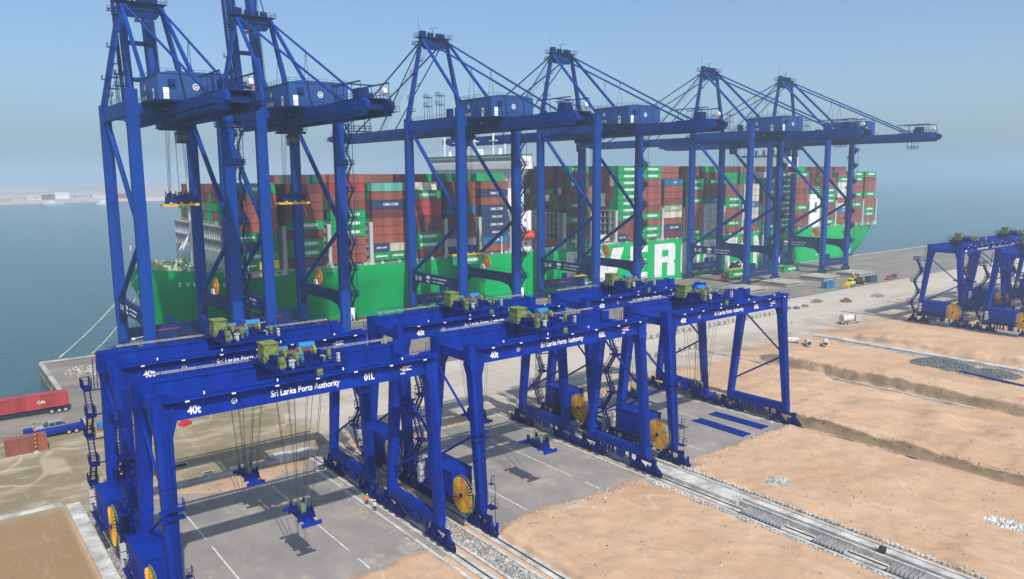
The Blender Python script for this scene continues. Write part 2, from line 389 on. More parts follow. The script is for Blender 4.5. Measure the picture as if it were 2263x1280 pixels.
# land: polygon sheet + quay walls
land = [(-900, -600), (4000, -600), (4000, 224.3), (22, 224.3), (22, 187), (-900, 187)]
g = MB(); g.poly([(x, y, -0.12) for x, y in land])
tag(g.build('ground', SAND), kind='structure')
q = MB()
for (a, b_) in (((4000, 224.3), (22, 224.3)), ((22, 224.3), (22, 187)), ((22, 187), (-900, 187))):
    q.poly([(a[0], a[1], -0.121), (b_[0], b_[1], -0.121), (b_[0], b_[1], -7), (a[0], a[1], -7)])
for i in range(150):                       # sheet-pile ribs and fenders along the quay face
    x = 24 + i * 3.2
    q.box(x, x + 1.1, 224.303, 224.6, -6, -.3)
for i in range(11): q.box(21.7, 21.997, 188 + i * 3.3, 189.4 + i * 3.3, -6, -.3)
tag(q.build('quay_wall', mat('quay_face', (0.24, 0.20, 0.15), 0.9, var=.25, scale=.6)), kind='structure')
ap = MB(); ap.poly([(22.01, 187, 0), (-900, 187, 0), (-900, 151, 0), (22, 151, 0), (60, 156, 0), (150, 160.5, 0), (380, 161, 0), (4000, 161, 0), (4000, 223.4, 0), (22.01, 223.4, 0)])
tag(ap.build('quay_apron', APRON), kind='structure')
sp_ = MB(); sp_.poly([(196, 150.5, .004), (232, 152.5, .004), (290, 156, .004), (318, 160.4, .004), (250, 160.4, .004), (196, 158.5, .004)])
tag(sp_.build('concrete_road', asphalt('pale_road', (0.50, 0.50, 0.47), (0.43, 0.43, 0.40), (0.56, 0.55, 0.50))), kind='structure')
cp_ = MB(); cp_.box(22.0, 4000, 223.401, 224.45, -0.5, 0.22); cp_.box(21.6, 22.6, 187.5, 223.4, -0.5, 0.16)
tag(cp_.build('quay_coping', CONC), kind='structure')
cr = MB()
for yy in (191.9, 192.6, 221.8, 222.5): cr.box(24, 1500, yy, yy + .1, 0.002, 0.03)
tag(cr.build('crane_rail_track', DARK), kind='structure')
rs = MB()
for y0, y1 in ((189.5, 190.1), (168.3, 168.45), (176.2, 176.35), (163.2, 163.5)): rs.poly([(-200, y0, .006), (1500, y0, .006), (1500, y1, .006), (-200, y1, .006)])
tag(rs.build('road_marking', mat('worn_marking', (0.36, 0.33, 0.28), .9, var=.3, scale=.5)), kind='structure')

# sand heightfield: flat pads and corridors, low banks between them
def sm(a, b, x):
    t = max(0.0, min(1.0, (x - a) / (b - a))); return t * t * (3 - 2 * t)
XL = [17.5, 55.4, 93.3, 131.2, 169.1, 207.0, 244.7, 282.6, 320.5]
SPAN = 31.4
def nzz(x, y, s): return noise.noise(Vector((x * s, y * s, 3.3)))
def height(x, y):
    n1 = nzz(x, y, .05); n2 = nzz(x + 50, y, .16); n3 = nzz(x, y + 90, .55)
    if x < 124:
        h = 0.62 + .45 * n1 + .38 * n2 + .15 * n3 + .09 * nzz(x, y * .5, 1.5)
        keep = sm(76.2, 78.5, y + 1.4 * n2 + .8 * n3)             # sand stops where the pads begin
        keep = max(keep, 0)
        h = h * (1 - keep) - .16 * keep
        back = sm(109, 115.5, y + 2.5 * n2)                      # dirt again behind the pads
        h = h * (1 - back) + back * (0.02 + .10 * n1 + .06 * n2)
        if y < 118:
            for c0, c1 in ((13.2, 19.2), (47.2, 56.0 if y < 76 else 57.0), (84.6, 92.6 if y < 75 else 95.6)):
                d = max(c0 - x, x - c1)
                k = sm(-.3, 1.3, d + .5 * n3); h = h * k - .14 * (1 - k)
        elif y < 123 and 26 < x < 56: h = min(h, -.05)
    else:
        # profile across the banks
        wob = 1.2 * n2 + .6 * n3
        if x < 144: h = 2.1 * sm(125.7, 126.9, x + wob * .4) * (.75 + .35 * sm(20, 80, y)) * (.9 + .25 * n2)
        else: h = 2.1 * (.75 + .35 * sm(20, 80, y)) * (.9 + .25 * n2) - 1.9 * sm(140, 160.5, x + wob)
        if x > 161.8: h = .05 + 2.3 * sm(162.4, 165.2, x + wob * .7)
        if x > 170: h = 2.35 - 2.2 * sm(168, 188, x + wob)
        if x > 203: h = .1 + 1.9 * sm(203, 208, x + wob)
        if x > 222: h = 2.0 - 2.1 * sm(222, 239, x + wob)
        if x > 239: h = -.1 + .5 * sm(252, 258, x) * (1 - sm(270, 275, x))
        h += (.45 * n1 + .55 * nzz(x, y * 1.3, .11) * sm(127.5, 133, x) + .34 * n2 + .17 * n3 + .12 * nzz(x, y, 1.3)) * (1 if x < 236 else .15)
        if 198.3 < x < 203.4: h = -.1
        h = max(h, -.14)
        k = sm(104, 124, y + 6 * n1)
        if x < 160: k = sm(92, 112, y + 4 * n1)
        h = h * (1 - k) + k * (.06 + .16 * n1 + .08 * n2)
        if x < 126.5: h = min(h, -.1) if y < 118 else h
    e = sm(158, 161, y)
    return h * (1 - e) - .1 * e
hf = MB(); x0, x1, y0, y1 = -40, 330, 14, 161.0; stp = 0.8
gx = []; x = x0
while x < x1:
    gx.append(x); x += .28 if 124.6 < x < 130 or 161 < x < 167 else (.45 if 0 < x < 112 else stp)
nx = len(gx) - 1; ystp = .6; ny = int((y1 - y0) / ystp)
for j in range(ny + 1):
    for x in gx:
        y = y0 + j * ystp
        hf.v.append((x, y, height(x, y)))
for j in range(ny):
    for i in range(nx):
        a = j * (nx + 1) + i; hf.f.append((a, a + 1, a + nx + 2, a + nx + 1)); hf.m.append(0)
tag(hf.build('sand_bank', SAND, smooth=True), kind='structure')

pads = MB()
for i, xl in enumerate(XL[:3]): pads.box(xl + .9, xl + SPAN - .9, 75.5, 116, -.5, 0.0)
for xl in XL[6:]: pads.box(xl + .9, xl + SPAN - .9, 60, 130, -.5, 0.02)
tag(pads.build('yard_pad', PAD), kind='structure')
ml = MB()
for i, xl in enumerate(XL[:3]):
    for dx, segs in ((8.5, ((79.5, 96), (98.5, 109))), (21.6, ((78.5, 81.6), (84.0, 110)))):
        for ya, yb in segs: ml.poly([(xl + dx - .11, ya, .004), (xl + dx + .11, ya, .004), (xl + dx + .11, yb, .004), (xl + dx - .11, yb, .004)])
tag(ml.build('pad_marking', mat('pad_line_white', (0.62, 0.61, 0.58), .8, var=.15, scale=1.5)), kind='structure')
# rail beams of the yard crane tracks
cb = MB(); rl = MB()
def beamline(x, w, ya, yb, z=.06): cb.box(x - w / 2, x + w / 2, ya, yb, -.5, z)
for x, ya, yb in ((17.5, 20, 121), (48.9, 20, 119), (55.4, 20, 119), (87.1, 20, 118), (93.3, 76, 118), (124.7, 76, 117), (244.7, 40, 135), (276.1, 40, 135), (282.6, 40, 135)):
    beamline(x, 1.5, ya, yb); rl.box(x - .06, x + .06, ya + .5, yb - .5, .055, .2)
for x, w, ya, yb, z in ((14.3, 1.7, 60, 121.5, .2), (50.6, .35, 20, 112, .18), (53.6, .35, 20, 112, .18), (46.9, .45, 20, 112, .22),
                        (85.3, .4, 20, 112, .25), (88.6, 1.7, 62.2, 108, .6), (88.7, .3, 20, 62, .55), (90.6, 1.2, 20, 110, .35), (92.0, .4, 20, 76, .2),
                        (201.4, 2.1, 50, 118, .55), (199.0, .4, 76, 112, .15), (161.4, .3, 60, 130, .42), (123.2, .4, 80, 114, .15)):
    beamline(x, w, ya, yb, z)
for x in (13, 5, -3, -11, -19): cb.box(x - 7.8, x, 121.9, 123.1, -.4, .12)
tag(cb.build('rail_beam', CONCW), kind='structure')
tag(rl.build('crane_rail', DARK), kind='structure')
dr = MB(); dr.box(26.8, 54, 118.6, 119.5, -.3, .16); dr.box(26.8, 54, 119.9, 120.1, -.3, .2)
tag(dr.build('drain', CONC), kind='structure')
# trench gravel: stones scattered as one mesh
gv = MB()
def stones(x0, x1, y0, y1, n, s0=.12, s1=.3, z=0, hgt=None):
    for _ in range(n):
        x = random.uniform(x0, x1); y = random.uniform(y0, y1); s = random.uniform(s0, s1)
        zz = z + (hgt(x, y) if hgt else 0); a = random.random() * 3
        pts = [(x + s * math.cos(a + k * 2.094), y + s * math.sin(a + k * 2.094), zz - .05) for k in range(3)]
        top = (x + random.uniform(-.3, .3) * s, y + random.uniform(-.3, .3) * s, zz + s * .8)
        mi = random.choice((0, 0, 1, 2))
        for k in range(3): gv.poly([pts[k], pts[(k + 1) % 3], top], mi)
gs = MB()
gs.box(50.8, 53.4, 20, 110, -.4, -.02); gs.box(15.2, 16.7, 60, 120, -.4, .0); gs.box(199.3, 200.6, 60, 112, -.4, .0)
gs.box(85.6, 88.4, 20, 62, -.4, -.03); gs.box(89.6, 92.5, 20, 110, -.4, -.05)
tag(gs.build('gravel_bed', mat('gravel_grey', (0.25, 0.24, 0.215), .95, var=.35, scale=3, detail=8, bump=.8, bscale=6)), kind='structure')
stones(50.8, 53.4, 40, 110, 5200); stones(15.2, 16.7, 80, 120, 1300, .06, .2); stones(199.2, 200.2, 60, 112, 500)
stones(45.5, 49.8, 76, 112, 700, .05, .16, .02); stones(83.6, 86, 78, 112, 500, .05, .16, 0)
for (xa, xb, ya, yb, n) in ((57, 84, 30, 77, 260), (93, 125, 25, 76, 420), (128, 160, 25, 105, 300), (126, 128.5, 22, 92, 500), (162, 166, 40, 112, 420), (166, 235, 40, 115, 350), (58, 90, 74, 78, 260), (95, 124, 74, 79, 200), (20, 46, 106, 118, 160), (160, 300, 122, 158, 260)):
    stones(xa, xb, ya, yb, n, .06, .24, .02, height)
tag(gv.build('gravel', [mat('stone_grey', (0.34, 0.33, 0.30), .9), mat('stone_dark', (0.16, 0.155, 0.145), .9), mat('stone_pale', (0.5, 0.48, 0.43), .9)]), 'loose stones and gravel along the rail beams and over the sand', 'gravel', kind='stuff')
# far shore across the harbour mouth
fs = MB(); ring = []
N = 60
for i in range(N + 1):
    x = -3500 + i * 100; yy = 1760 + 25 * math.sin(i * .7) + 40 * noise.noise(Vector((i * .3, 0, 0))) + (x - 200) * .05
    ring.append((x, yy))
for (a, b_) in zip(ring, ring[1:]):
    fs.poly([(a[0], a[1], -3.2), (b_[0], b_[1], -3.2), (b_[0], b_[1] + 60, 1), (a[0], a[1] + 60, 1)])
    fs.poly([(a[0], a[1] + 60, 1), (b_[0], b_[1] + 60, 1), (b_[0], 9000, 6), (a[0], 9000, 6)])
tag(fs.build('far_shore', mat('far_sand', (0.62, 0.46, 0.38), .95, var=.2, scale=.004)), kind='structure')
#==OBJECTS==
# ================================================================== yard gantry cranes
def zigzag(m_, x, y, z0, z1, n, w=.8, run=2.6, dy=0.0, side=1, axis='y', th=1.0):
    """switch-back stairs; x,y of the inner landing at z0, drifting by dy in y up to the top"""
    for i in range(n):
        za = z0 + (z1 - z0) * i / n; zb = z0 + (z1 - z0) * (i + 1) / n
        ya = y + dy * i / n; yb = y + dy * (i + 1) / n
        a = 0 if i % 2 == 0 else run; b = run if i % 2 == 0 else 0
        if axis == 'y': p = (x, ya + a * side, za); q = (x, yb + b * side, zb)
        if axis == 'y' and th > 1:
            for sx_ in (-1, 1):
                m_.beam((x + sx_ * w / 2, p[1], za), (x + sx_ * w / 2, q[1], zb), .10 * th, .3 * th)
                m_.tube((x + sx_ * w / 2, p[1], za + 1.05), (x + sx_ * w / 2, q[1], zb + 1.05), .05 * th, 4)
            m_.box(x - w * .8, x + w * .8, q[1] - .9, q[1] + .9, zb - .18, zb + .02)
            m_.rail([(x - w * .8, q[1] - .9, zb), (x - w * .8, q[1] + .9, zb), (x + w * .8, q[1] + .9, zb), (x + w * .8, q[1] - .9, zb)], 1.15, .9, .05 * th)
        else: p = (x + a * side, ya, za); q = (x + b * side, yb, zb)
        m_.stair(p, q, w, axis)
        if axis == 'y':
            cyy = q[1] + (.5 * side if i % 2 == 0 else -.5 * side)
            m_.box(x - w * .7, x + w * .7, cyy - .6, cyy + .6, zb - .08, zb)
            m_.rail([(x - w * .7, cyy - .6, zb), (x - w * .7, cyy + .6, zb), (x + w * .7, cyy + .6, zb)], 1.1, 1.2)
        else:
            cxx = q[0] + (.5 * side if i % 2 == 0 else -.5 * side)
            m_.box(cxx - .6, cxx + .6, q[1] - w * .7, q[1] + w * .7, zb - .08, zb)
            m_.rail([(cxx - .6, q[1] - w * .7, zb), (cxx + .6, q[1] - w * .7, zb), (cxx + .6, q[1] + w * .7, zb)], 1.1, 1.2)

def bogie_mesh(big=False):
    m_ = MB(); s = 1.0
    for sx_ in (-.30, .22): m_.hexa([(sx_, -1.35, .5), (sx_ + .08, -1.35, .5), (sx_ + .08, 1.35, .5), (sx_, 1.35, .5), (sx_, -1.15, 1.12), (sx_ + .08, -1.15, 1.12), (sx_ + .08, 1.15, 1.12), (sx_, 1.15, 1.12)])
    m_.box(-.3, .3, -1.0, 1.0, 1.13, 1.3); m_.hexa([(-.26, -.8, 1.31), (.26, -.8, 1.31), (.26, .8, 1.31), (-.26, .8, 1.31), (-.22, -.35, 1.8), (.22, -.35, 1.8), (.22, .35, 1.8), (-.22, .35, 1.8)])
    for yy in (-.9, .9):
        m_.tube((.31, yy, .78), (.55, yy, .78), .26, 10); m_.tube((.56, yy + .1, 1.0), (.56, yy + .1, 1.75), .2, 10); m_.tube((-.42, yy, .56), (-.31, yy, .56), .2, 10)
    for yy in (-1.55, 1.37): m_.box(-.2, .2, yy, yy + .18, .25, .85)
    m_.tube((0, -1.9, .8), (0, -1.56, .8), .12, 8); m_.box(-.45, -.33, -.35, .35, .55, 1.0)
    m_.box(-.2, .2, -.35, .35, 1.75, 2.6)
    return m_.mesh('bogie', BLUED)
def wheel_mesh(r=.42, w=.20):
    m_ = MB(); m_.tube((-w / 2, 0, 0), (w / 2, 0, 0), r, 14); m_.tube((-w / 2 - .03, 0, 0), (w / 2 + .03, 0, 0), r * .45, 8)
    return m_.mesh('wheel', DARK)
BOG = bogie_mesh(); WHL = wheel_mesh()

def make_yard_crane():
    root = thing('yard_gantry_crane', 'x', 'gantry crane')
    S = SPAN; yf, yr = -4.2, 3.9; ff, fr = -6.2, 6.2; zb, zt = 22.15, 24.3
    def girder(y, xe, outer):
        m_ = MB(); m_.box(-.9, xe, y - .55, y + .55, zb, zt)
        m_.box(-.9, xe, y - .68, y + .68, zt + .002, zt + .07); m_.box(-.9, xe, y - .66, y + .66, zb - .07, zb - .002)
        for i in range(11):                                  # stiffener seams
            xx = 1.6 + i * (xe - 3) / 10; m_.box(xx, xx + .05, y + outer * .552, y + outer * .60, zb + .03, zt - .03)
        m_.box(-.6, xe - .3, y - .08, y + .08, zt + .072, zt + .2)
        return m_
    girder(yf, S + .7, -1).build('girder', BLUE, root)
    girder(yr, S - 1.0, 1).build('girder', BLUE, root)
    w = MB(); w.box(.2, S + .4, yf - 1.45, yf - .69, zt - .12, zt - .04)
    for i in range(16): w.beam((1 + i * 2, yf - .6, zt - .75), (1 + i * 2, yf - 1.4, zt - .13), .06, .08)
    wo_ = w.build('walkway', BLUE, root)
    MB().rail([(.2, yf - 1.42, zt - .04), (S + .4, yf - 1.42, zt - .04)], 1.0, 2.0, .03).build('railing', BLUE, wo_)
    li = MB()
    for i in range(7): li.box(2.2 + i * 4.6, 2.6 + i * 4.6, yf - 1.60, yf - 1.47, zt - .22, zt - .1)
    for i in range(4): li.box(4 + i * 7.6, 4.12 + i * 7.6, yf - 1.60, yf - 1.47, zt + .3, zt + .6)
    li.split('floodlight', WHITE, root)
    w = MB(); w.box(.6, S - 1, yr + .69, yr + 1.45, zt - .12, zt - .04)
    for i in range(15): w.beam((1.4 + i * 2, yr + .6, zt - .75), (1.4 + i * 2, yr + 1.4, zt - .13), .06, .08)
    w2 = w.build('walkway', BLUED, root)
    MB().rail([(.6, yr + 1.42, zt - .04), (S - 1, yr + 1.42, zt - .04)], 1.0, 2.0, .03).build('railing', BLUE, w2)
    tr = MB(); tr.box(1.8, S - .4, yr + 1.75, yr + 2.3, 24.55, 24.72)
    trp = tr.build('cable_tray', GREY, root)
    tp = MB()
    for i in range(12): tp.tube((2.6 + i * 2.5, yr + 2.0, zt - .9), (2.6 + i * 2.5, yr + 2.0, 24.55), .05, 4); tp.beam((2.6 + i * 2.5, yr + .6, zt - .9), (2.6 + i * 2.5, yr + 2.05, zt - .9), .06, .1)
    for i in range(20): tp.tube((3 + i * 1.3, yr + 2.0, 24.5), (3 + i * 1.3, yr + 2.0, 23.5 + .25 * math.sin(i * 1.7)), .03, 4)
    tp.split('tray_bracket', BLUED, trp)
    # legs, splayed in y, flared where they meet the girder
    for x, wide in ((0, 2.15), (S, 1.7)):
        for fy, ty in ((ff, yf), (fr, yr)):
            m_ = MB(); b0 = 1.2 if x == 0 else 1.15
            t_ = (zb - 3.3) / (zt - 3.3); ym = fy + (ty - fy) * t_ * .97
            cx = .35 if x == 0 else 0
            m_.col(x, fy, 3.0, b0, .95, x + cx * .6, ym + (ty - fy) * 0, zb - 1.6, wide * .72, 1.4)
            m_.col(x + cx * .6, ym, zb - 1.598, wide * .72, 1.4, x + cx, ty, zb - .072, wide * 1.05, 1.7)
            m_.box(x + cx - wide * .45, x + cx + wide * .45, ty - .82, ty - .69, zb - .07, zt + .25)
            m_.box(x + cx - wide * .45, x + cx + wide * .45, ty + .69, ty + .82, zb - .07, zt + .25)
            m_.box(x + cx - wide * .5, x + cx - wide * .455, ty - .82, ty + .82, zb - .06, zt + .25)
            for zz in (9.5, 15.5):
                k = (zz - 3) / (zb - 1.6 - 3); yy = fy + (ym - fy) * k; ww = b0 + (wide * .72 - b0) * k; wy = 1.0 + .55 * k; xx = x + cx * .6 * k
                m_.box(xx - ww / 2 - .04, xx + ww / 2 + .04, yy - wy / 2 - .04, yy + wy / 2 + .04, zz, zz + .12)
            lg = m_.build('leg', BLUE, root)
            if fy < 0:                                        # rung ladder and a small landing
                l_ = MB()
                for k in range(34):
                    zz = 4.5 + k * .5; u = (zz - 3) / (zb - 3); yy = fy + (ty - fy) * u - .55 - .28 * u
                    xx = x + (.25 if x == 0 else -.2)
                    l_.tube((xx - .25, yy - .12, zz), (xx + .25, yy - .12, zz), .025, 4)
                for dx in (-.25, .25):
                    xx = x + (.25 if x == 0 else -.2) + dx
                    l_.tube((xx, fy - .7, 4), (xx, ty - .98, 21.5), .03, 4)
                l_.build('ladder', BLUED, lg)
    for x, z_ in ((0.35, 22.2), (S - .15, 22.0)):
        m_ = MB(); m_.box(x - .5, x + .5, yf + .83, yr - .83, z_, z_ + 1.3); m_.build('end_beam', BLUE, root)
    m_ = MB()
    m_.box(-.3, .3, -.3, .3, 0, .001)
    for x in (0, S):
        m_ = MB(); m_.box(x - .42, x + .42, ff - .5, fr + .5, 2.55, 2.998); m_.box(x - .45, x + .45, ff + .62, fr - .62, 3.0, 3.95)
        m_.box(x - .5, x + .3, -1.5, -.2, 1.3, 2.548)
        for k in (0.9, 1.7, 2.5, 3.2, -3.0): m_.box(x - .18, x + .18, k, k + .35, 1.2, 2.548)
        sb = m_.build('sill_beam', BLUE, root)
        cb_ = MB(); cb_.path([(x - .5, -4, 3.2), (x - .55, -2.5, 1.9), (x - .5, -1, 2.6), (x - .55, 1.5, 1.6), (x - .5, 4, 3.1)], .05, 4)
        cb_.build('cable', DARK, sb)
        for fy in (ff, fr):
            for dy in (-1.65, 1.65):
                b_ = link('bogie', BOG, root, (x, fy + dy, 0), (0, 0, 0 if x == 0 else R(180)))
                for wy in (-.9, .9): link('wheel', WHL, b_, (0, wy, .56))
            b2 = MB(); b2.hexa([(x - .3, fy - 1.9, 2.05), (x + .3, fy - 1.9, 2.05), (x + .3, fy + 1.9, 2.05), (x - .3, fy + 1.9, 2.05), (x - .3, fy - .5, 2.54), (x + .3, fy - .5, 2.54), (x + .3, fy + .5, 2.54), (x - .3, fy + .5, 2.54)])
            b2.build('equaliser', BLUED, root)
        for a, b_ in (((x, yr + .2, 20.4), (x, -5.1, 13.2)), ((x, -5.1, 12.9), (x, 5.4, 6.6))):
            MB().tube(a, b_, .17, 8).build('brace', BLUE, root)
    st_ = MB(); zigzag(st_, -1.9, 6.4, 3.0, 19.6, 5, .65, 1.9, -1.4, 1, 'y', 1.01)
    for k in range(1, 6):
        zz = 3 + 16.6 * k / 5; st_.beam((-.4, 6.6 - .28 * k, zz - .12), (-2.3, 6.8 - .28 * k, zz - .12), .12, .16)
    st_.tube((-1.2, 5.4, 19.6), (-1.2, 5.0, 23.6), .05, 4); st_.tube((-.8, 5.4, 19.6), (-.8, 5.0, 23.6), .05, 4)
    st_.build('stairs', BLUED, root)
    lp = MB(); lp.box(-.95, 1.35, ff + .05, ff + .9, 13.1, 13.25); lp.box(-.98, 1.38, ff + .0, ff + .95, 12.3, 12.42)
    lp.rail([(1.35, ff - .1, 13.25), (1.35, ff + .9, 13.25)], 1.0, .5, .04); lp.box(-.3, .5, ff - .35, ff + .05, 13.4, 13.55); lp.build('leg_landing', BLUE, root)
    # electrical house and cable reel on the left sill
    h = MB(); h.box(-2.3, .9, -2.6, 4.2, 3.97, 7.3); h.box(-2.4, 1.0, -2.7, 4.3, 7.302, 7.42)
    h.box(-2.35, -2.302, -1.6, -.7, 4.1, 6.3); h.box(-2.35, -2.302, 2.2, 3.1, 4.1, 6.3)
    for k in range(5): h.box(-2.34, -2.302, .1, 1.6, 5.0 + k * .25, 5.1 + k * .25)
    hb = h.build('electrical_house', BLUE, root)
    MB().box(-2.0, .5, -2.3, 3.9, 2.9, 3.5).rail([(-2.7, -2.6, 3.9), (-2.7, 4.4, 3.9)], 1.1, 1.5).box(-3.0, -2.42, -2.7, 4.4, 3.82, 3.9).build('platform', BLUED, hb)
    ac = MB()
    for k in range(3): ac.box(-3.0, -2.43, 4.45, 5.1, 4.0 + k * .9, 4.7 + k * .9)
    ac.split('condenser', LGREY, hb)
    rp_ = thing_part = link('cable_reel', None, root, (-2.1, -4.5, 4.9)); rp_.empty_display_size = .3
    m_ = MB(); 
    for k in range(44):
        a = 2 * math.pi * k / 44
        m_.beam((0, .35 * math.cos(a), .35 * math.sin(a)), (0, 2.5 * math.cos(a), 2.5 * math.sin(a)), .05, .05)
    for k in range(32):
        a, b_ = 2 * math.pi * k / 32, 2 * math.pi * (k + 1) / 32
        m_.tube((0, 2.52 * math.cos(a), 2.52 * math.sin(a)), (0, 2.52 * math.cos(b_), 2.52 * math.sin(b_)), .05, 4)
    ob = m_.build('rim', OLIVE, rp_, (.32, 0, 0))
    sp_ = MB()
    for k in range(34):
        a = 2 * math.pi * k / 34
        c_, s_ = math.cos(a), math.sin(a); c2, s2 = math.cos(a + .07), math.sin(a + .07)
        r0, r1 = .3, 2.35
        mi = 0 if (k % 11) < 8 else 1
        wv = .085
        n_ = (-s_, c_)
        P = [(0, r0 * c_ - wv * .4 * n_[0], r0 * s_ - wv * .4 * n_[1]), (0, r0 * c_ + wv * .4 * n_[0], r0 * s_ + wv * .4 * n_[1]),
             (0, r1 * c_ + wv * n_[0], r1 * s_ + wv * n_[1]), (0, r1 * c_ - wv * n_[0], r1 * s_ - wv * n_[1])]
        sp_.hexa([(-.05, y_, z_) for _, y_, z_ in P] + [(.05, y_, z_) for _, y_, z_ in P], mi)
    sp_.build('spokes', [YEL, ORG], rp_)
    cd = MB(); cd.tube((.08, 0, 0), (.26, 0, 0), .75, 24); cd.build('cable_drum', ORGR, rp_)
    hb_ = MB(); hb_.tube((-.2, 0, 0), (1.2, 0, 0), .28, 12); hb_.box(.4, 1.3, -.5, .5, -2.3, .3); hb_.build('hub', [BLUED], rp_)
    # landing at the foot of the front left leg
    fl = MB(); fl.box(.6, 1.7, ff - 1.2, ff + .4, 3.0, 3.08); fl.rail([(.6, ff - 1.2, 3.08), (1.7, ff - 1.2, 3.08), (1.7, ff + .4, 3.08)], 1.1, .8)
    fl.box(.9, 1.5, ff - .7, ff - .1, 6.2, 6.28); fl.tube((1.6, ff - .7, .8), (1.6, ff - .7, 6.2), .05, 4); fl.rail([(.9, ff - .7, 6.28), (1.5, ff - .7, 6.28), (1.5, ff - .1, 6.28)], 1, .6)
    fl.build('service_landing', BLUED, root)
    return root

def make_trolley():
    r_ = link('trolley', None, None); r_.empty_display_size = .4
    m_ = MB()
    for y in (-4.2, 3.9): m_.box(-3.4, 3.6, y - .3, y + .3, 24.75, 25.15)
    for x in (-3.3, -.2, 3.0): m_.box(x, x + .5, -3.88, 3.58, 24.7, 25.1)
    m_.box(-3.0, 3.2, -3.0, 3.0, 25.11, 25.17)
    m_.build('trolley_frame', BLUE, r_)
    MB().rail([(-3.9, -4.8, 25.1), (4.0, -4.8, 25.1), (4.0, 4.6, 25.1), (-3.9, 4.6, 25.1), (-3.9, -4.8, 25.1)], 1.1, 1.3, .035).box(-3.9, 4.0, -4.95, -4.5, 25.02, 25.1).box(3.6, 4.1, -4.8, 4.6, 25.02, 25.1).box(-4.0, -3.5, -4.8, 4.6, 25.02, 25.1).build('railing', BLUED, r_)
    wh = MB()
    for x in (-3.0, 3.1):
        for y in (-4.2, 3.9): wh.tube((x, y - .12, 24.72), (x, y + .12, 24.72), .27, 12)
    wh.split('wheel', DARK, r_)
    c = MB(); c.box(-3.6, -1.9, .6, 2.6, 25.2, 27.3); c.box(-3.7, -1.8, .5, 2.7, 27.302, 27.4); c.build('canvas_cover', OLIVE, r_)
    d = MB(); d.tube((-1.4, .3, 25.95), (2.0, .3, 25.95), .50, 18); d.build('hoist_drum', mat('drum_brown', (0.10, 0.05, 0.035), .6, var=.3, scale=2), r_)
    e = MB()
    for x in (-1.6, .25, 2.02): e.tube((x, .3, 25.95), (x + .32, .3, 25.95), .63, 16); e.box(x + .05, x + .37, -.1, .7, 25.18, 25.5)
    e.split('drum_flange', OLIVE, r_)
    f = MB(); f.tube((1.0, 1.9, 26.2), (2.9, 1.9, 26.2), .55, 14); f.box(1.1, 2.8, 1.35, 2.45, 25.2, 26.1); f.build('gearbox', CYAN, r_)
    g_ = MB(); g_.tube((-1.5, 1.9, 26.2), (-.4, 1.9, 26.2), .42, 12); g_.box(-1.4, .2, -1.7, -1.0, 25.2, 25.9); g_.tube((-1.0, -1.3, 26.1), (.2, -1.3, 26.1), .3, 10); g_.split('motor', TEAL, r_)
    h = MB(); h.box(-3.3, -2.7, -3.3, -2.7, 25.2, 26.5); h.box(-1.2, -.8, -2.6, -2.2, 25.2, 26.6); h.box(2.9, 3.3, -2.2, -1.8, 25.2, 26.3); h.box(.3, 1.0, -4.95, -4.5, 23.9, 25.0); h.split('control_box', OLIVE, r_)
    k = MB(); k.box(-2.3, -1.6, -3.6, -3.1, 25.2, 26.1); k.box(3.3, 3.6, -3.9, -3.5, 25.2, 26.2); k.box(-3.1, -2.5, 3.0, 3.5, 25.2, 25.9); k.split('junction_box', LGREY, r_)
    s = MB()
    for x in (-2.4, 2.2):
        for y in (-2.2, 2.2): s.tube((x, y - .12, 25.5), (x, y + .12, 25.5), .38, 12); s.box(x - .2, x + .2, y - .3, y - .15, 25.18, 25.6)
    s.split('sheave', OLIVE2, r_)
    p_ = MB(); random.seed(11)
    for i in range(60):
        x = random.uniform(-3.3, 3.3); y = random.uniform(-3.6, 3.3); s_ = random.uniform(.06, .28)
        p_.box(x - s_, x + s_, y - s_, y + s_, 25.18, 25.3 + random.uniform(.1, .9))
    for i in range(10):
        x = random.uniform(-3, 3); p_.tube((x, -3, 25.3 + .1 * (i % 3)), (x + random.uniform(-.8, .8), 3, 25.4), .05, 4)
    p_.build('pipework', BLUED, r_)
    return r_

def make_spreader():
    r_ = link('spreader', None, None); r_.empty_display_size = .3
    m_ = MB(); m_.box(-.5, .5, -2.9, 2.9, 0, .42)
    for y in (-3.0, 2.7): m_.box(-1.2, 1.2, y, y + .3, -.05, .38)
    for y in (-1.5, 1.3): m_.box(-1.1, 1.1, y, y + .25, .1, .45)
    m_.build('spreader_beam', BLUE, r_)
    h = MB(); h.box(-1.0, 1.0, -1.5, 1.5, .46, .95)
    for x in (-.8, .8):
        for y in (-1.2, 1.2): h.box(x - .1, x + .1, y - .3, y + .3, .95, 1.5)
    h.tube((-.3, -1.9, .6), (-.3, 1.9, .6), .18, 8)
    h.build('headblock', BLUED, r_)
    y_ = MB()
    for y in (-2.6, 2.1, .4): y_.box(.52, .9, y, y + .5, .15, .5)
    y_.box(-.9, -.52, 1.2, 1.7, .15, .5); y_.split('twistlock_motor', YEL, r_)
    s = MB()
    for x in (-.8, .8):
        for y in (-1.2, 1.2): s.tube((x - .06, y, 1.5), (x + .06, y, 1.5), .33, 12)
    s.split('sheave', DARK, r_)
    g_ = MB(); g_.box(-.45, .1, -1.0, -.2, .96, 1.9); g_.tube((-.2, .5, .96), (-.2, .5, 2.4), .12, 6); g_.tube((.4, -.3, .96), (.4, -.3, 2.2), .08, 6); g_.build('cable_basket', mat('basket_green', (.12, .17, .12), .7), r_)
    return r_

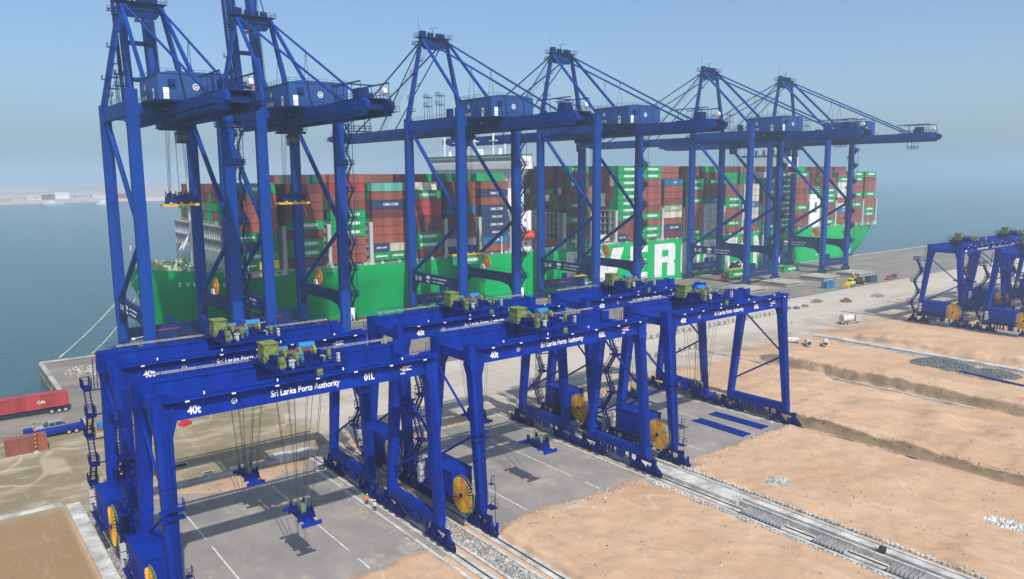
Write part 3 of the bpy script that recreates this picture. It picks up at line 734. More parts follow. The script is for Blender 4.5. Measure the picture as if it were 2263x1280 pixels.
def yard_ropes(parent, tx, sx, sz):
    m_ = MB()
    for dx in (-.8, .8):
        for y in (-1.2, 1.2):
            for k in (-.3, .3): m_.tube((sx + dx, y + k, sz + 1.5), (tx + dx * 2.9 + k * .2, y * 1.8 + k, 25.4), .028, 4)
    m_.tube((sx - .2, .5, sz + 2.3), (tx - .2, .6, 25.2), .04, 4)
    m_.tube((sx + .3, -.4, sz + 2.3), (tx + 1.6, -1.5, 25.2), .03, 4)
    m_.build('hoist_rope', ROPE, parent)

yc0 = make_yard_crane(); tro0 = make_trolley(); spr0 = make_spreader()
def emblem(parent, loc, rot, r=.32, m=LETTER):
    e = MB(); n = 16
    for k in range(n):
        a, b_ = 2 * math.pi * k / n, 2 * math.pi * (k + 1) / n
        e.poly([(r * math.cos(a), r * math.sin(a), 0), (r * math.cos(b_), r * math.sin(b_), 0), (r * .72 * math.cos(b_), r * .72 * math.sin(b_), 0), (r * .72 * math.cos(a), r * .72 * math.sin(a), 0)])
    e.poly([(-r * .5, -r * .1, 0), (r * .5, -r * .1, 0), (r * .3, r * .25, 0), (-r * .3, r * .25, 0)])
    e.poly([(-r * .35, -r * .4, 0), (r * .35, -r * .4, 0), (r * .5, -r * .2, 0), (-r * .5, -r * .2, 0)])
    e.build('emblem', m, parent, loc, rot)
def builder_logo(parent, loc, rot, w=1.7):
    e = MB()
    for i, (a, b_) in enumerate(((.25, 1.0), (.0, .8), (.2, 1.0))):
        z = .62 - i * .2; e.poly([(a * w, z, 0), (b_ * w, z, 0), (b_ * w - .12, z + .13, 0), (a * w + .1, z + .13, 0)])
    o = e.build('emblem', LETTER, parent, loc, rot)
    link('lettering', text_mesh('ZPMC', .28, .02), parent, (loc[0] + .1, loc[1], loc[2] - .16), rot)

yard = [  # block, yc, number, trolley x, spreader x/z, place words
    (0, 84.4, '01L', 16.2, 15.9, 6.0, 'front one of the left pair, over the grey pad'),
    (0, 103.0, '01T', 16.3, 15.9, 5.0, 'rear one of the left pair, nearest the quay corner'),
    (1, 84.4, '02L', 15.0, 14.6, 6.3, 'front one of the middle pair, yellow reel in full view'),
    (1, 103.0, '02T', 15.8, 16.6, 5.6, 'rear one of the middle pair, half hidden'),
    (2, 84.4, '03L', 13.6, 13.4, 8.2, 'front one of the right pair, above two blue ladder frames'),
    (2, 103.0, '03T', 14.8, 17.0, 2.0, 'rear one of the right pair, nearest the ship'),
    (6, 103.0, '05T', 16.0, 16.0, 12.0, 'leftmost of the far right group'),
    (6, 84.4, '05L', 16.0, 16.0, 12.0, 'nearest of the far right group, cut by picture edge'),
    (7, 104.0, '06T', 17.0, 16.0, 12.0, 'deep in the far right group'),
    (7, 86.0, '06L', 17.0, 16.0, 12.0, 'second row back at the right picture edge'),
    (8, 103.0, '07T', 15.0, 16.0, 12.0, 'third row back in the far right group, farther from camera'),
    (8, 85.0, '07L', 15.0, 16.0, 12.0, 'third row back at the right edge, almost hidden'),
]
GY = 'rail mounted yard cranes'
for i, (blk, ycn, num, tx, sx, sz, words) in enumerate(yard):
    root = yc0 if i == 0 else copy_tree(yc0)
    root.location = (XL[blk], ycn, 0)
    yard[i] = yard[i] + (root,)
for i, (blk, ycn, num, tx, sx, sz, words, root) in enumerate(yard):
    tag(root, 'blue yard gantry crane, ' + words, 'gantry crane', GY)
    t_ = tro0 if i == 0 else copy_tree(tro0); t_.parent = root; t_.location = (tx, 0, 0)
    s_ = spr0 if i == 0 else copy_tree(spr0); s_.parent = root; s_.location = (sx, 0, sz)
    yard_ropes(root, tx, sx, sz)
    yt = -4.765
    link('lettering', text_mesh('40t', 1.2, .03, sx=.8), root, (2.6, yt, 22.5), ROT_Y)
    link('lettering', text_mesh('Sri Lanka Ports Authority', .98, .02, sx=.79), root, (11.2, yt, 22.72), ROT_Y)
    link('lettering', text_mesh(num, 1.08, .035, sx=.82), root, (22.3, yt, 22.66), ROT_Y)
    emblem(root, (7.3, yt, 23.05), ROT_Y, .30)
    builder_logo(root, (27.0, yt, 22.72), ROT_Y)

# ================================================================== quay cranes
QX = [41.3, 70.4, 130.0, 185.8, 272.4, 330.4]; QY = 192.3; GA = 29.8; BB = 20.8
def make_quay_crane():
    root = thing('quay_crane', 'x', 'quay crane')
    cx = BB / 2
    for x in (0, BB):
        for y in (0, GA):
            m_ = MB()
            top = 66.0 if y == 0 else 64.4
            m_.col(x, y, 3.6, 2.3, 1.5, x, y, 16, 2.7, 1.7); m_.col(x, y, 16.002, 2.7, 1.7, x, y, top, 2.5, 1.6)
            for zz in range(22, 60, 9): m_.box(x - 1.42, x + 1.42, y - .92, y + .92, zz, zz + .12)
            m_.build('leg', SBLUE, root)
    for x in (0, BB):          # portal beam with haunches
        m_ = MB()
        pts = [(0.9, 10.6), (3.2, 11.4), (9, 11.9), (GA - 9, 11.9), (GA - 3.5, 11.0), (GA - .9, 8.6)]
        up_ = [(0.9, 15.3), (3.2, 14.9), (9, 14.9), (GA - 9, 14.9), (GA - 3.5, 15.0), (GA - .9, 15.6)]
        pts = [(0.9, 8.4), (3.4, 11.2), (8, 11.9), (GA - 8, 11.9), (GA - 3.4, 11.2), (GA - .9, 8.4)]
        for k in range(5):
            (ya, za), (yb, zb_) = pts[k], pts[k + 1]; (ya2, zc), (yb2, zd) = up_[k], up_[k + 1]
            m_.hexa([(x - .7, ya, za), (x + .7, ya, za), (x + .7, yb, zb_), (x - .7, yb, zb_), (x - .7, ya, zc), (x + .7, ya, zc), (x + .7, yb, zd), (x - .7, yb, zd)])
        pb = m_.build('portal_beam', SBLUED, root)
        MB().rail([(x - .9, 1, 15.4), (x - .9, GA - 1, 15.4)], 1.1, 2).build('railing', SBLUED, pb)
        m_ = MB(); m_.box(x - .75, x + .75, .82, GA - .82, 60.3, 63.6); ub = m_.build('side_beam', SBLUE, root)
        MB().rail([(x - .8, 1, 63.6), (x - .8, GA - 1, 63.6)], 1.1, 2).build('railing', SBLUED, ub)
        for a, b_ in (((x, GA - 1, 61.5), (x, .9, 33.5)), ((x, .9, 32.2), (x, GA - 1, 14.8))):
            MB().tube(a, b_, .62, 12).build('brace', SBLUE, root)
        MB().col(x, 1.4, 30.5, .5, 1.4, x, 1.4, 35, .5, 1.4).build('gusset', SBLUE, root)
    for y, s in ((0, -1), (GA, 1)):
        m_ = MB(); m_.box(1.2, BB - 1.2, y - .8, y + .8, 3.4, 6.6); m_.box(-1.2, 1.18, y - .85, y + .85, 2.9, 3.58); m_.box(BB - 1.18, BB + 1.2, y - .85, y + .85, 2.9, 3.58)
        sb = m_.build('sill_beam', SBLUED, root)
        MB().box(5, 14, y - .86, y - .802, 5.2, 5.5).build('stripe', REDH, sb)
        MB().rail([(1.3, y - .7, 6.6), (BB - 1.3, y - .7, 6.6)], 1.1, 2).build('railing', SBLUED, sb)
        m_ = MB(); m_.box(1.3, BB - 1.3, y - .6, y + .6, 60.9, 62.9); m_.build('cross_beam', SBLUE, root)
        for x in (0, BB):
            m_ = MB(); m_.hexa([(x - 3.6, y - .5, 1.5), (x + 3.6, y - .5, 1.5), (x + 3.6, y + .5, 1.5), (x - 3.6, y + .5, 1.5), (x - 1, y - .5, 2.88), (x + 1, y - .5, 2.88), (x + 1, y + .5, 2.88), (x - 1, y + .5, 2.88)])
            for k in (-2.6, -.9, .9, 2.6): m_.box(x + k - .75, x + k + .75, y - .4, y + .4, .5, 1.49)
            bo = m_.build('bogie', SBLUED, root)
            w = MB()
            for k in (-3.1, -2.1, -1.4, -.4, .4, 1.4, 2.1, 3.1): w.tube((x + k, y - .15, .42), (x + k, y + .15, .42), .38, 10)
            w.split('wheel', DARK, bo)
    # apex frame
    ax0, ax1 = 5.6, 15.2; ay = GA + .2; az = 90.3
    for x, a in ((0, ax0), (BB, ax1)):
        m_ = MB(); m_.beam((x, GA, 64.4), (a, ay, az), 1.35, 1.3, 0, 1.0, 1.0); tw = m_.build('apex_leg', SBLUE, root)
        m_ = MB(); m_.tube((a, ay - .8, az - .4), (a * .55 + x * .45 + (1.2 if x == 0 else -1.2), 2.2, 64.8), .52, 10); m_.build('back_leg', SBLUE, root)
        if x == 0:
            m_ = MB()
            for k in range(6):
                u = (k + .6) / 6.4; p = Vector((x, GA, 64.4)).lerp(Vector((a, ay, az)), u)
                sgn = -1 if k % 2 else 1
                m_.box(p.x + sgn * .8 - .7, p.x + sgn * .8 + .7, p.y - 1.3, p.y + .3, p.z, p.z + .1)
                m_.rail([(p.x + sgn * 1.5, p.y - 1.3, p.z), (p.x + sgn * 1.5, p.y + .3, p.z)], 1.1, .8, .05)
            pa = Vector((x - .9, GA - .9, 64.5)); pb_ = Vector((a - .9, ay - .9, az))
            m_.tube(pa, pb_, .09, 4); m_.tube(pa + Vector((.5, 0, 0)), pb_ + Vector((.5, 0, 0)), .09, 4)
            m_.build('ladder', SBLUED, tw)
    m_ = MB(); m_.box(ax0 - .4, ax1 + .4, ay - .9, ay + .9, az - 1.4, az + .3); m_.hexa([(ax0 + 1.2, ay - .5, az - 3.2), (ax1 - 1.2, ay - .5, az - 3.2), (ax1 - 1.2, ay + .5, az - 3.2), (ax0 + 1.2, ay + .5, az - 3.2), (ax0, ay - .7, az - 1.41), (ax1, ay - .7, az - 1.41), (ax1, ay + .7, az - 1.41), (ax0, ay + .7, az - 1.41)])
    ah = m_.build('apex_head', SBLUED, root)
    m_ = MB(); m_.box(ax0 - 1.4, ax1 + 1.2, ay - 2, ay + 2.4, az + .32, az + .42); m_.rail([(ax0 - 1.4, ay - 2, az + .4), (ax1 + 1.2, ay - 2, az + .4), (ax1 + 1.2, ay + 2.4, az + .4), (ax0 - 1.4, ay + 2.4, az + .4), (ax0 - 1.4, ay - 2, az + .4)], 1.2, 1.6, .05)
    m_.box(ax0 - .2, ax0 + 1.6, ay - .6, ay + .8, az + .43, az + 2.4); m_.box(ax1 - 2.4, ax1 - .8, ay - .5, ay + .7, az + .43, az + 1.9)
    m_.tube((ax0 - .9, ay, az + .4), (ax0 - .9, ay, az + 6.5), .06, 4); m_.tube((10, ay, az + .4), (10, ay, az + 3.2), .12, 6); m_.beam((8.6, ay, az + 3.2), (12, ay, az + 4.1), .15, .15)
    m_.tube((ax0 - 3, ay + .5, az - 1.8), (ax0 - .2, ay + .5, az - .8), .2, 6); m_.box(ax0 - 3.2, ax0 - 1.2, ay, ay + 1, az - 2.2, az - 2.1); m_.rail([(ax0 - 3.2, ay, az - 2.1), (ax0 - 1.2, ay, az - 2.1)], 1.1, 1, .05)
    m_.build('platform', SBLUED, ah)
    m_ = MB()
    for x in (8.2, 9.4, 11.4, 12.6): m_.tube((x, ay - .4, az + 1.3), (x + .3, ay - .4, az + 1.3), .8, 14)
    m_.split('sheave', SBLUED, ah)
    # fixed girder (twin box) from backreach to hinge
    for gx in (cx - 2.9, cx + 2.9):
        m_ = MB(); m_.box(gx - .65, gx + .65, -41, GA + 3.2, 59.4, 62.6); m_.box(gx - .85, gx + .85, -41, GA + 3.2, 59.15, 59.38)
        m_.hexa([(gx - .5, -43, 60.6), (gx + .5, -43, 60.6), (gx + .65, -41.01, 59.4), (gx - .65, -41.01, 59.4), (gx - .5, -43, 61.8), (gx + .5, -43, 61.8), (gx + .65, -41.01, 62.6), (gx - .65, -41.01, 62.6)])
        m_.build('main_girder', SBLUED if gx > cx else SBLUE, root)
    m_ = MB()
    for y in (-40, -30, -20, -10, 2, 12, 22): m_.box(cx - 2.24, cx + 2.24, y, y + .8, 60.4, 61.8)
    m_.split('girder_tie', SBLUED, root)
    for gx, s in ((cx - 4.6, -1), (cx + 4.6, 1)):
        m_ = MB(); m_.box(gx - .55, gx + .55, -42, GA + 3, 60.0, 60.1); m_.rail([(gx + s * .5, -42, 60.1), (gx + s * .5, GA + 3, 60.1)], 1.15, 1.6, .045)
        for k in range(24): m_.beam((gx - s * 1.05, -41 + k * 3.1, 59.7), (gx, -41 + k * 3.1, 60.0), .1, .12)
        if s < 0:
            for k in range(44): m_.path([(gx - .2, -40 + k * 1.6, 59.2), (gx - .2, -39.2 + k * 1.6, 58.6 + .1 * (k % 2)), (gx - .2, -38.4 + k * 1.6, 59.2)], .05, 4)
        m_.build('catwalk', SBLUED, root)
    # backreach machinery deck
    m_ = MB(); m_.box(cx - 3.6, cx + 3.6, -41, -28, 62.62, 62.8); m_.rail([(cx - 3.6, -28, 62.8), (cx - 3.6, -41, 62.8), (cx + 3.6, -41, 62.8), (cx + 3.6, -28, 62.8)], 1.1, 1.6, .05)
    m_.box(cx - 2, cx + .4, -37, -34, 62.81, 65.2); m_.box(cx + 1, cx + 2.6, -35, -32, 62.81, 64.4)
    for k in (-40.5, -36.5, -32.5, -29): m_.tube((cx - 3.4, k, 62.8), (cx - 3.4, k, 66.2), .09, 4); m_.tube((cx + 3.4, k, 62.8), (cx + 3.4, k, 66.2), .09, 4)
    m_.beam((cx - 3.4, -40.5, 66.2), (cx - 3.4, -27, 66.2), .2, .3); m_.beam((cx + 3.4, -40.5, 66.2), (cx + 3.4, -27, 66.2), .2, .3); m_.beam((cx - 3.4, -34, 66.2), (cx + 3.4, -34, 66.2), .2, .3)
    m_.build('rear_deck', SBLUED, root)
    m_ = MB(); m_.tube((cx + 2.2, -39.6, 64.4), (cx + 3.0, -39.6, 64.4), .8, 10); m_.build('lamp', WHITE, root)
    m_ = MB()
    for xx in (cx - 2, cx + 2):
        for k in (0, 2.6): m_.tube((xx, -34 + k, 59.3), (xx, -34 + k, 56.2), .09, 4)
    m_.box(cx - 2.2, cx + 2.2, -34.2, -31.2, 56.1, 56.2); m_.rail([(cx - 2.2, -34.2, 56.2), (cx + 2.2, -34.2, 56.2), (cx + 2.2, -31.2, 56.2), (cx - 2.2, -31.2, 56.2), (cx - 2.2, -34.2, 56.2)], 1.1, 1.4, .05)
    m_.build('hanging_platform', SBLUED, root)
    # machinery house
    hx0, hx1, hy0, hy1, hz0, hz1 = 3.0, 18.2, -11.8, 4.6, 63.0, 68.5
    m_ = MB(); m_.box(hx0, hx1, hy0, hy1, hz0, hz1)
    m_.hexa([(hx0 - .15, hy0 - .15, hz1 + .002), (hx1 + .15, hy0 - .15, hz1 + .002), (hx1 + .15, hy1 + .15, hz1 + .002), (hx0 - .15, hy1 + .15, hz1 + .002), (hx0 + 3, hy0 - .15, hz1 + .6), (hx1 - 3, hy0 - .15, hz1 + .6), (hx1 - 3, hy1 + .15, hz1 + .6), (hx0 + 3, hy1 + .15, hz1 + .6)])
    for k in range(17): m_.box(hx0 - .05, hx0 - .002, hy0 + .4 + k * .92, hy0 + .5 + k * .92, hz0 + .1, hz1 - .1)
    for k in range(14): m_.box(hx0 + .8 + k, hx0 + .9 + k, hy0 - .05, hy0 - .002, hz0 + .1, hz1 - .1)
    mh = m_.build('machinery_house', HOUSEB, root)
    m_ = MB(); m_.box(hx0 - 1.1, hx1 + .9, hy0 - 1.2, hy1 + .6, hz0 - .36, hz0 - .01); m_.rail([(hx0 - 1.1, hy1, hz0), (hx0 - 1.1, hy0 - 1.2, hz0), (hx1 + .9, hy0 - 1.2, hz0)], 1.1, 1.8, .04)
    m_.rail([(hx0, hy0, hz1 + .05), (hx1, hy0, hz1 + .05), (hx1, hy1, hz1 + .05), (hx0, hy1, hz1 + .05), (hx0, hy0, hz1 + .05)], 1.0, 1.8, .035)
    m_.box(hx0 + 2, hx0 + 3.4, hy0 - .7, hy0 - .06, 66, 67.3)
    m_.build('platform', SBLUED, mh)
    m_ = MB(); m_.box(hx0 - .09, hx0 - .055, -8.1, -6.9, 63.1, 65.5); m_.box(hx0 + .9, hx0 + 2.1, hy0 - .09, hy0 - .055, 63.1, 65.5); m_.split('door', WHITE, mh)
    m_ = MB(); m_.box(hx0 - .11, hx0 - .092, -7.8, -7.2, 64.3, 65.1); m_.build('door_window', GLASS, mh)
    m_ = MB()
    for k in range(3): m_.box(hx0 - .12, hx0 - .055, -1.5 + k * 1.7, -.1 + k * 1.7, 63.6, 64.5)
    m_.split('vent', LGREY, mh)
    emblem(mh, (hx0 - .1, -.4, 66.3), ROT_X, .62); emblem(mh, (hx0 + 7.8, hy0 - .1, 65.9), ROT_Y, .72)
    # stays
    for a, e in ((ax0 + .6, cx - 2.9), (ax1 - .6, cx + 2.9)):
        m_ = MB(); m_.tube((a, ay - .6, az - .2), (e, -30.5, 62.9), .30, 8)
        mid = Vector((a, ay, az)).lerp(Vector((e, -30.5, 62.9)), .44)
        m_.tube(mid, (mid.x - .3, mid.y + 1.5, 68.4), .07, 4); m_.tube(mid, (mid.x + .3, mid.y - 1.2, 68.4), .07, 4)
        m_.build('back_stay', SBLUE, root)
    # stairs up the right landside leg
    m_ = MB(); zigzag(m_, BB + 2.3, -1.2, 7, 60, 15, 1.3, 3.2, 0, 1, 'y', 1.6)
    for yy_ in (-1.5, 2.3):
        m_.tube((BB + 3.1, yy_, 6.8), (BB + 3.1, yy_, 60), .09, 4)
    for k in range(14):
        zz = 7 + (k + 1) * 53 / 14; m_.beam((BB + 1.2, .2, zz - .1), (BB + 2.6, .2, zz - .1), .12, .15)
    m_.build('stairs', SBLUED, root)
    m_ = MB(); m_.box(BB + 1.3, BB + 2.6, -.4, 1.0, 7.2, 10.4); m_.build('lift_cabin', WHITE, root)
    # cable reel on the portal
    rr = link('cable_reel', None, root, (BB - .2, 16.0, 17.6)); rr.empty_display_size = .3
    m_ = MB(); m_.tube((-.3, 0, 0), (.3, 0, 0), .7, 12); 
    for k in range(20):
        a = 2 * math.pi * k / 20; m_.beam((0, .6 * math.cos(a), .6 * math.sin(a)), (0, 2.2 * math.cos(a), 2.2 * math.sin(a)), .12, .34)
    for k in range(24):
        a, b_ = 2 * math.pi * k / 24, 2 * math.pi * (k + 1) / 24
        m_.tube((0, 2.2 * math.cos(a), 2.2 * math.sin(a)), (0, 2.2 * math.cos(b_), 2.2 * math.sin(b_)), .14, 4)
    m_.build('spokes', ORG, rr)
    MB().box(-.6, .9, .9, 2.6, -2.2, -.9).build('drive_box', WHITE, rr)
    # portal light arms and electrical cabinets
    m_ = MB(); m_.tube((-.9, .5, 9.5), (-3.2, 1.2, 9.1), .07, 4); m_.box(-3.6, -2.9, 1.0, 1.5, 8.9, 9.3); m_.split('floodlight', WHITE, root)
    m_ = MB(); m_.box(2, 6, -.3, .8, 6.7, 9.0); m_.box(11, 13, GA - .5, GA + .5, 6.7, 8.6); m_.split('cabinet', SBLUED, root)
    # beam work under and on top of side frame
    m_ = MB()
    for yy in (10, 17):
        for dx in (-.9, .9):
            m_.tube((.2 + dx, yy, 63.6), (.2 + dx, yy, 71), .08, 4); m_.tube((.2 + dx, yy + 1.6, 63.6), (.2 + dx, yy + 1.6, 71), .08, 4)
        for zz in (67.5, 70.2):
            m_.box(-.9, 1.3, yy - .3, yy + 2, zz, zz + .1); m_.rail([(-.9, yy - .3, zz), (-.9, yy + 2, zz), (1.3, yy + 2, zz)], 1.1, 1.1, .04)
    m_.box(-.6, .8, 4.5, 6.4, 63.62, 66)
    m_.split('service_tower', SBLUED, root)
    return root

def boom_meshes(raised):
    """boom from the hinge at yl=GA+3.4; built along +y and tilted when raised"""
    cx = BB / 2; L = 73.8; h = (cx, GA + 3.6, 61.0)
    m_ = MB()
    for gx in (-2.9, 2.9):
        m_.box(gx - .6, gx + .6, 0, L - 6, -1.6, 1.5); m_.box(gx - .8, gx + .8, 0, L - 6, -1.85, -1.62)
        m_.hexa([(gx - .6, L - 5.99, -1.6), (gx + .6, L - 5.99, -1.6), (gx + .5, L, -.2), (gx - .5, L, -.2), (gx - .6, L - 5.99, 1.5), (gx + .6, L - 5.99, 1.5), (gx + .5, L, .9), (gx - .5, L, .9)])
    for k in range(8): m_.box(-2.29, 2.29, 1 + k * 9.8, 1.8 + k * 9.8, -.7, .8)
    c = MB()
    for s in (-1, 1):
        c.box(s * 4.6 - .5, s * 4.6 + .5, 0, L - 2, -1.0, -.9); c.rail([(s * 5.0, 0, -.9), (s * 5.0, L - 2, -.9)], 1.15, 1.6, .045)
        for k in range(22): c.beam((s * 3.5, .5 + k * 3.2, -1.3), (s * 4.6, .5 + k * 3.2, -1.0), .1, .12)
    c.box(-2.2, 2.2, L - 6, L - 1, 1.52, 1.62); c.rail([(-2.2, L - 6, 1.62), (-2.2, L - 1, 1.62), (2.2, L - 1, 1.62)], 1.1, 1.4, .05)
    c.box(-1, 1, L - 5, L - 3, 1.63, 3.3)
    return m_, c, h, L
BMESH = {}
def add_boom(root, raised):
    m_, c, h, L = boom_meshes(raised)
    if not BMESH:
        BMESH['b'] = m_.mesh('boom', SBLUE); BMESH['c'] = c.mesh('catwalk', SBLUED)
    ang = R(80) if raised else 0
    bo = link('boom', BMESH['b'], root, h, (ang, 0, 0)); link('catwalk', BMESH['c'], bo)
    def bp(x, y, z):      # boom point in crane coordinates
        return (h[0] + x, h[1] + y * math.cos(ang) - z * math.sin(ang), h[2] + y * math.sin(ang) + z * math.cos(ang))
    ax0, ax1, ay, az = 5.6, 15.2, GA + .2, 90.3
    if not raised:
        for s, a in ((-1, ax0 + .6), (1, ax1 - .6)):
            for yl, r in ((29.5, .2), (62.5, .26)):
                MB().tube((a, ay + .6, az - .3), bp(s * 2.9, yl, 1.5), r, 8).build('fore_stay', SBLUE, root)
        rp = MB()
        for k in (-1.2, -.4, .4, 1.2): rp.tube((10.4 + k, ay, az + 1.5), bp(k, 34, 2), .05, 4)
        rp.build('hoist_rope', ROPE, root)
    else:
        for s, a in ((-1, ax0 + .6), (1, ax1 - .6)):
            e = bp(s * 2.9, 29.5, 1.5); mid = ((a + e[0]) / 2, (ay + e[1]) / 2 + 1.5, max(az, e[2]) + 9)
            MB().tube((a, ay + .6, az - .3), mid, .2, 6).tube(mid, e, .2, 6).build('fore_stay', SBLUE, root)
        la = MB()
        for k in range(4):
            p_ = bp(0, 10 + k * 16, 2.0); la.box(p_[0] - .5, p_[0] + .5, p_[1] - 1, p_[1], p_[2], p_[2] + .8)
        la.split('warning_lamp', ORG, root)

def make_quay_trolley():
    cx = BB / 2
    r_ = link('trolley', None, None); r_.empty_display_size = .4
    m_ = MB(); m_.box(cx - 2.2, cx + 2.2, -3.4, 3.4, 58.0, 58.8)
    for x in (cx - 2.0, cx + 1.6): m_.box(x, x + .4, -3, 3, 58.82, 59.3)
    m_.box(cx - 3.4, cx + 3.4, 1.0, 1.6, 57.4, 57.98); m_.box(cx - 3.4, cx + 3.4, -2.6, -2.0, 57.4, 57.98)
    m_.rail([(cx - 3.4, -3.4, 58), (cx + 3.4, -3.4, 58), (cx + 3.4, 3.4, 58)], 1.1, 1.3, .05)
    m_.build('trolley_frame', SBLUED, r_)
    m_ = MB(); m_.hexa([(cx + 1.4, 3.8, 54.6), (cx + 3.8, 3.8, 54.6), (cx + 3.8, 6.0, 54.6), (cx + 1.4, 6.0, 54.6), (cx + 1.4, 3.6, 57.4), (cx + 3.8, 3.6, 57.4), (cx + 3.8, 6.4, 57.4), (cx + 1.4, 6.4, 57.4)])
    m_.box(cx + 2, cx + 3.2, 3.2, 6.4, 57.42, 58.3)
    cab = m_.build('operator_cab', SBLUE, r_)
    MB().box(cx + 1.35, cx + 1.385, 4.0, 5.9, 54.9, 56.6).box(cx + 1.5, cx + 3.7, 3.66, 3.69, 55.3, 56.8).split('cab_window', GLASS, cab)
    return r_
def make_quay_spreader(L=12.2):
    cx = BB / 2
    r_ = link('spreader', None, None); r_.empty_display_size = .3
    m_ = MB(); m_.box(-L / 2, L / 2, -.9, -.5, 0, .5); m_.box(-L / 2, L / 2, .5, .9, 0, .5)
    for x in (-L / 2, L / 2 - .5, -1.6, 1.2): m_.box(x, x + .4, -1.2, 1.2, .05, .6)
    for x in (-2.6, 2.0, -.3): m_.box(x, x + .7, -1.1, 1.1, .5, .9)
    m_.build('spreader_beam', YEL, r_)
    m_ = MB(); m_.box(-3.2, 3.2, -.9, .9, 1.0, 1.8)
    for x in (-2.6, -1.2, 1.2, 2.6):
        m_.box(x - .15, x + .15, -.6, .6, 1.8, 3.0)
    m_.box(-1, 1, -.7, .7, 1.8, 2.6)
    for k in (-3.0, -1.9, -.7, .6, 1.7, 3.0): m_.tube((k, .4, 1.8), (k, .4, 3.6), .12, 4); m_.box(k - .35, k + .35, -.8, .2, 1.8, 2.3 + .25 * (k > 0))
    m_.box(-3.4, 3.4, -1.0, 1.0, .62, .95)
    m_.build('headblock', SBLUED, r_)
    m_ = MB()
    for x in (-2.2, 2.2): m_.tube((x, -.5, 2.7), (x, .5, 2.7), .55, 12)
    m_.split('sheave', DARK, r_)
    return r_
qc0 = make_quay_crane(); qt0 = make_quay_trolley(); qs0 = make_quay_spreader(8.6); qs1 = make_quay_spreader(12.2)
qinfo = [  # raised, trolley yl, spreader z, long spreader, number, label
    (True, 5.8, 39.4, 0, '01', 'leftmost blue quay crane, boom raised out of the picture, by the ship bow'),
    (True, 7.2, 39.0, 0, '02', 'second blue quay crane from the left, boom raised, house against the sky'),
    (False, 13.2, 20.8, 1, '03', 'blue quay crane with lowered boom holding a green container, third from the left'),
    (False, 17.0, 9.0, 1, '04', 'fourth blue quay crane, lowered boom, beside the large white hull letters'),
    (False, 13.0, 4.9, 1, '05', 'fifth blue quay crane, its spreader down on a truck on the quay'),
    (False, 24.0, 46.0, 1, '06', 'farthest blue quay crane at the stern end, long back girder against the sea'),
]
roots = []
for i, (raised, ty, sz, long_, num, lab) in enumerate(qinfo):
    root = qc0 if i == 0 else copy_tree(qc0); root.location = (QX[i], QY, 0); roots.append(root)
for i, (raised, ty, sz, long_, num, lab) in enumerate(qinfo):
    root = roots[i]; tag(root, lab, 'quay crane', 'ship to shore cranes along the quay')
    add_boom(root, raised)
    t_ = qt0 if i == 0 else copy_tree(qt0); t_.parent = root; t_.location = (0, ty, 0)
    src = qs1 if long_ else qs0
    s_ = copy_tree(src); s_.parent = root; s_.location = (BB / 2, ty, sz)
    rp = MB()
    for dx in (-2.2, 2.2):
        for dy in (-.45, .45):
            for k in (-.15, .15): rp.tube((BB / 2 + dx + k, ty + dy, sz + 2.8), (BB / 2 + dx * .8 + k, ty + dy * 3, 58.2), .045, 4)
    rp.tube((BB / 2, ty, sz + 2.5), (BB / 2 + .3, ty + 1.5, 58), .06, 4)
    rp.build('hoist_rope', ROPE, root)
    for zz in (0,):
        link('lettering', text_mesh('E - ' + num, 1.9, .03, sx=.8), root, (-.735, GA - 3.4, 12.5), ROT_X)
        e = MB(); n = 14
        for k in range(n):
            a, b_ = 2 * math.pi * k / n, 2 * math.pi * (k + 1) / n
            e.poly([(0, 0, 0), (1.3 * math.cos(a), .6 * math.sin(a), 0), (1.3 * math.cos(b_), .6 * math.sin(b_), 0)])
        e.build('emblem', LETTER, root, (-.735, GA - 11.2, 13.9), ROT_X)
        link('lettering', text_mesh('ZPMC', .8, .03), root, (-.735, GA - 10.0, 12.3), ROT_X)
        link('lettering', text_mesh('SWL 65 T UNDER SPREADER', .62, .015), root, (-.735, GA - 14.0, 13.7), ROT_X)
        link('lettering', text_mesh('SWL 75 T UNDER HEAD', .62, .015), root, (-.735, GA - 14.0, 12.6), ROT_X)
        link('lettering', text_mesh('65T+SPM', .9, .02), root, (BB / 2 - 2.9 - .67, 1.5, 61.4), ROT_X)
for o in (qs0, qs1):
    for ch in list(o.children): bpy.data.objects.remove(ch)
    bpy.data.objects.remove(o)
#==SHIP==
# ================================================================== container ship
SY = 226.0; SB = 61.0; SC = SY + SB / 2
ship = thing('container_ship', 'huge green container ship moored bow left along the quay, loaded high with containers', 'ship', (250, SC, 0))
def sl(x, y, z=0): return (x - 250, y - SC, z)
def hull_station(x):
    """half breadths at (keel-ish, water, mid, deck) and deck height"""
    u = (x - 50.5)
    if u < 62 or x <= 140:
        td = min(1, u / 46); bd = 30.5 * (1 - (1 - td) ** 2.1)
        tw = max(0, (u - 5) / 105); bw = 30.5 * (1 - (1 - min(1, tw)) ** 1.75) if tw > 0 else 0.15
    elif x > 395:
        k = (x - 395) / 49; bd = 30.5 - 3.0 * k ** 2; bw = 30.5 * (1 - .28 * k ** 1.3)
    else: bd = bw = 30.5
    zd = 17.6 + 1.4 * max(0, 1 - u / 40) ** 1.5
    return bw, bd, zd
levels = [(-5, -.02), (-3.0, 0.0), (-.6, .04), (1.2, .12), (6, .38), (10.5, .66), (14.2, .93), (99, 1.0)]
hm = MB(); xs = [50.5, 50.8, 51.8, 53, 55, 58, 62, 66, 71, 76, 82, 90, 100, 115, 140, 200, 300, 380, 395, 405, 415, 425, 435, 444]
grid = {}
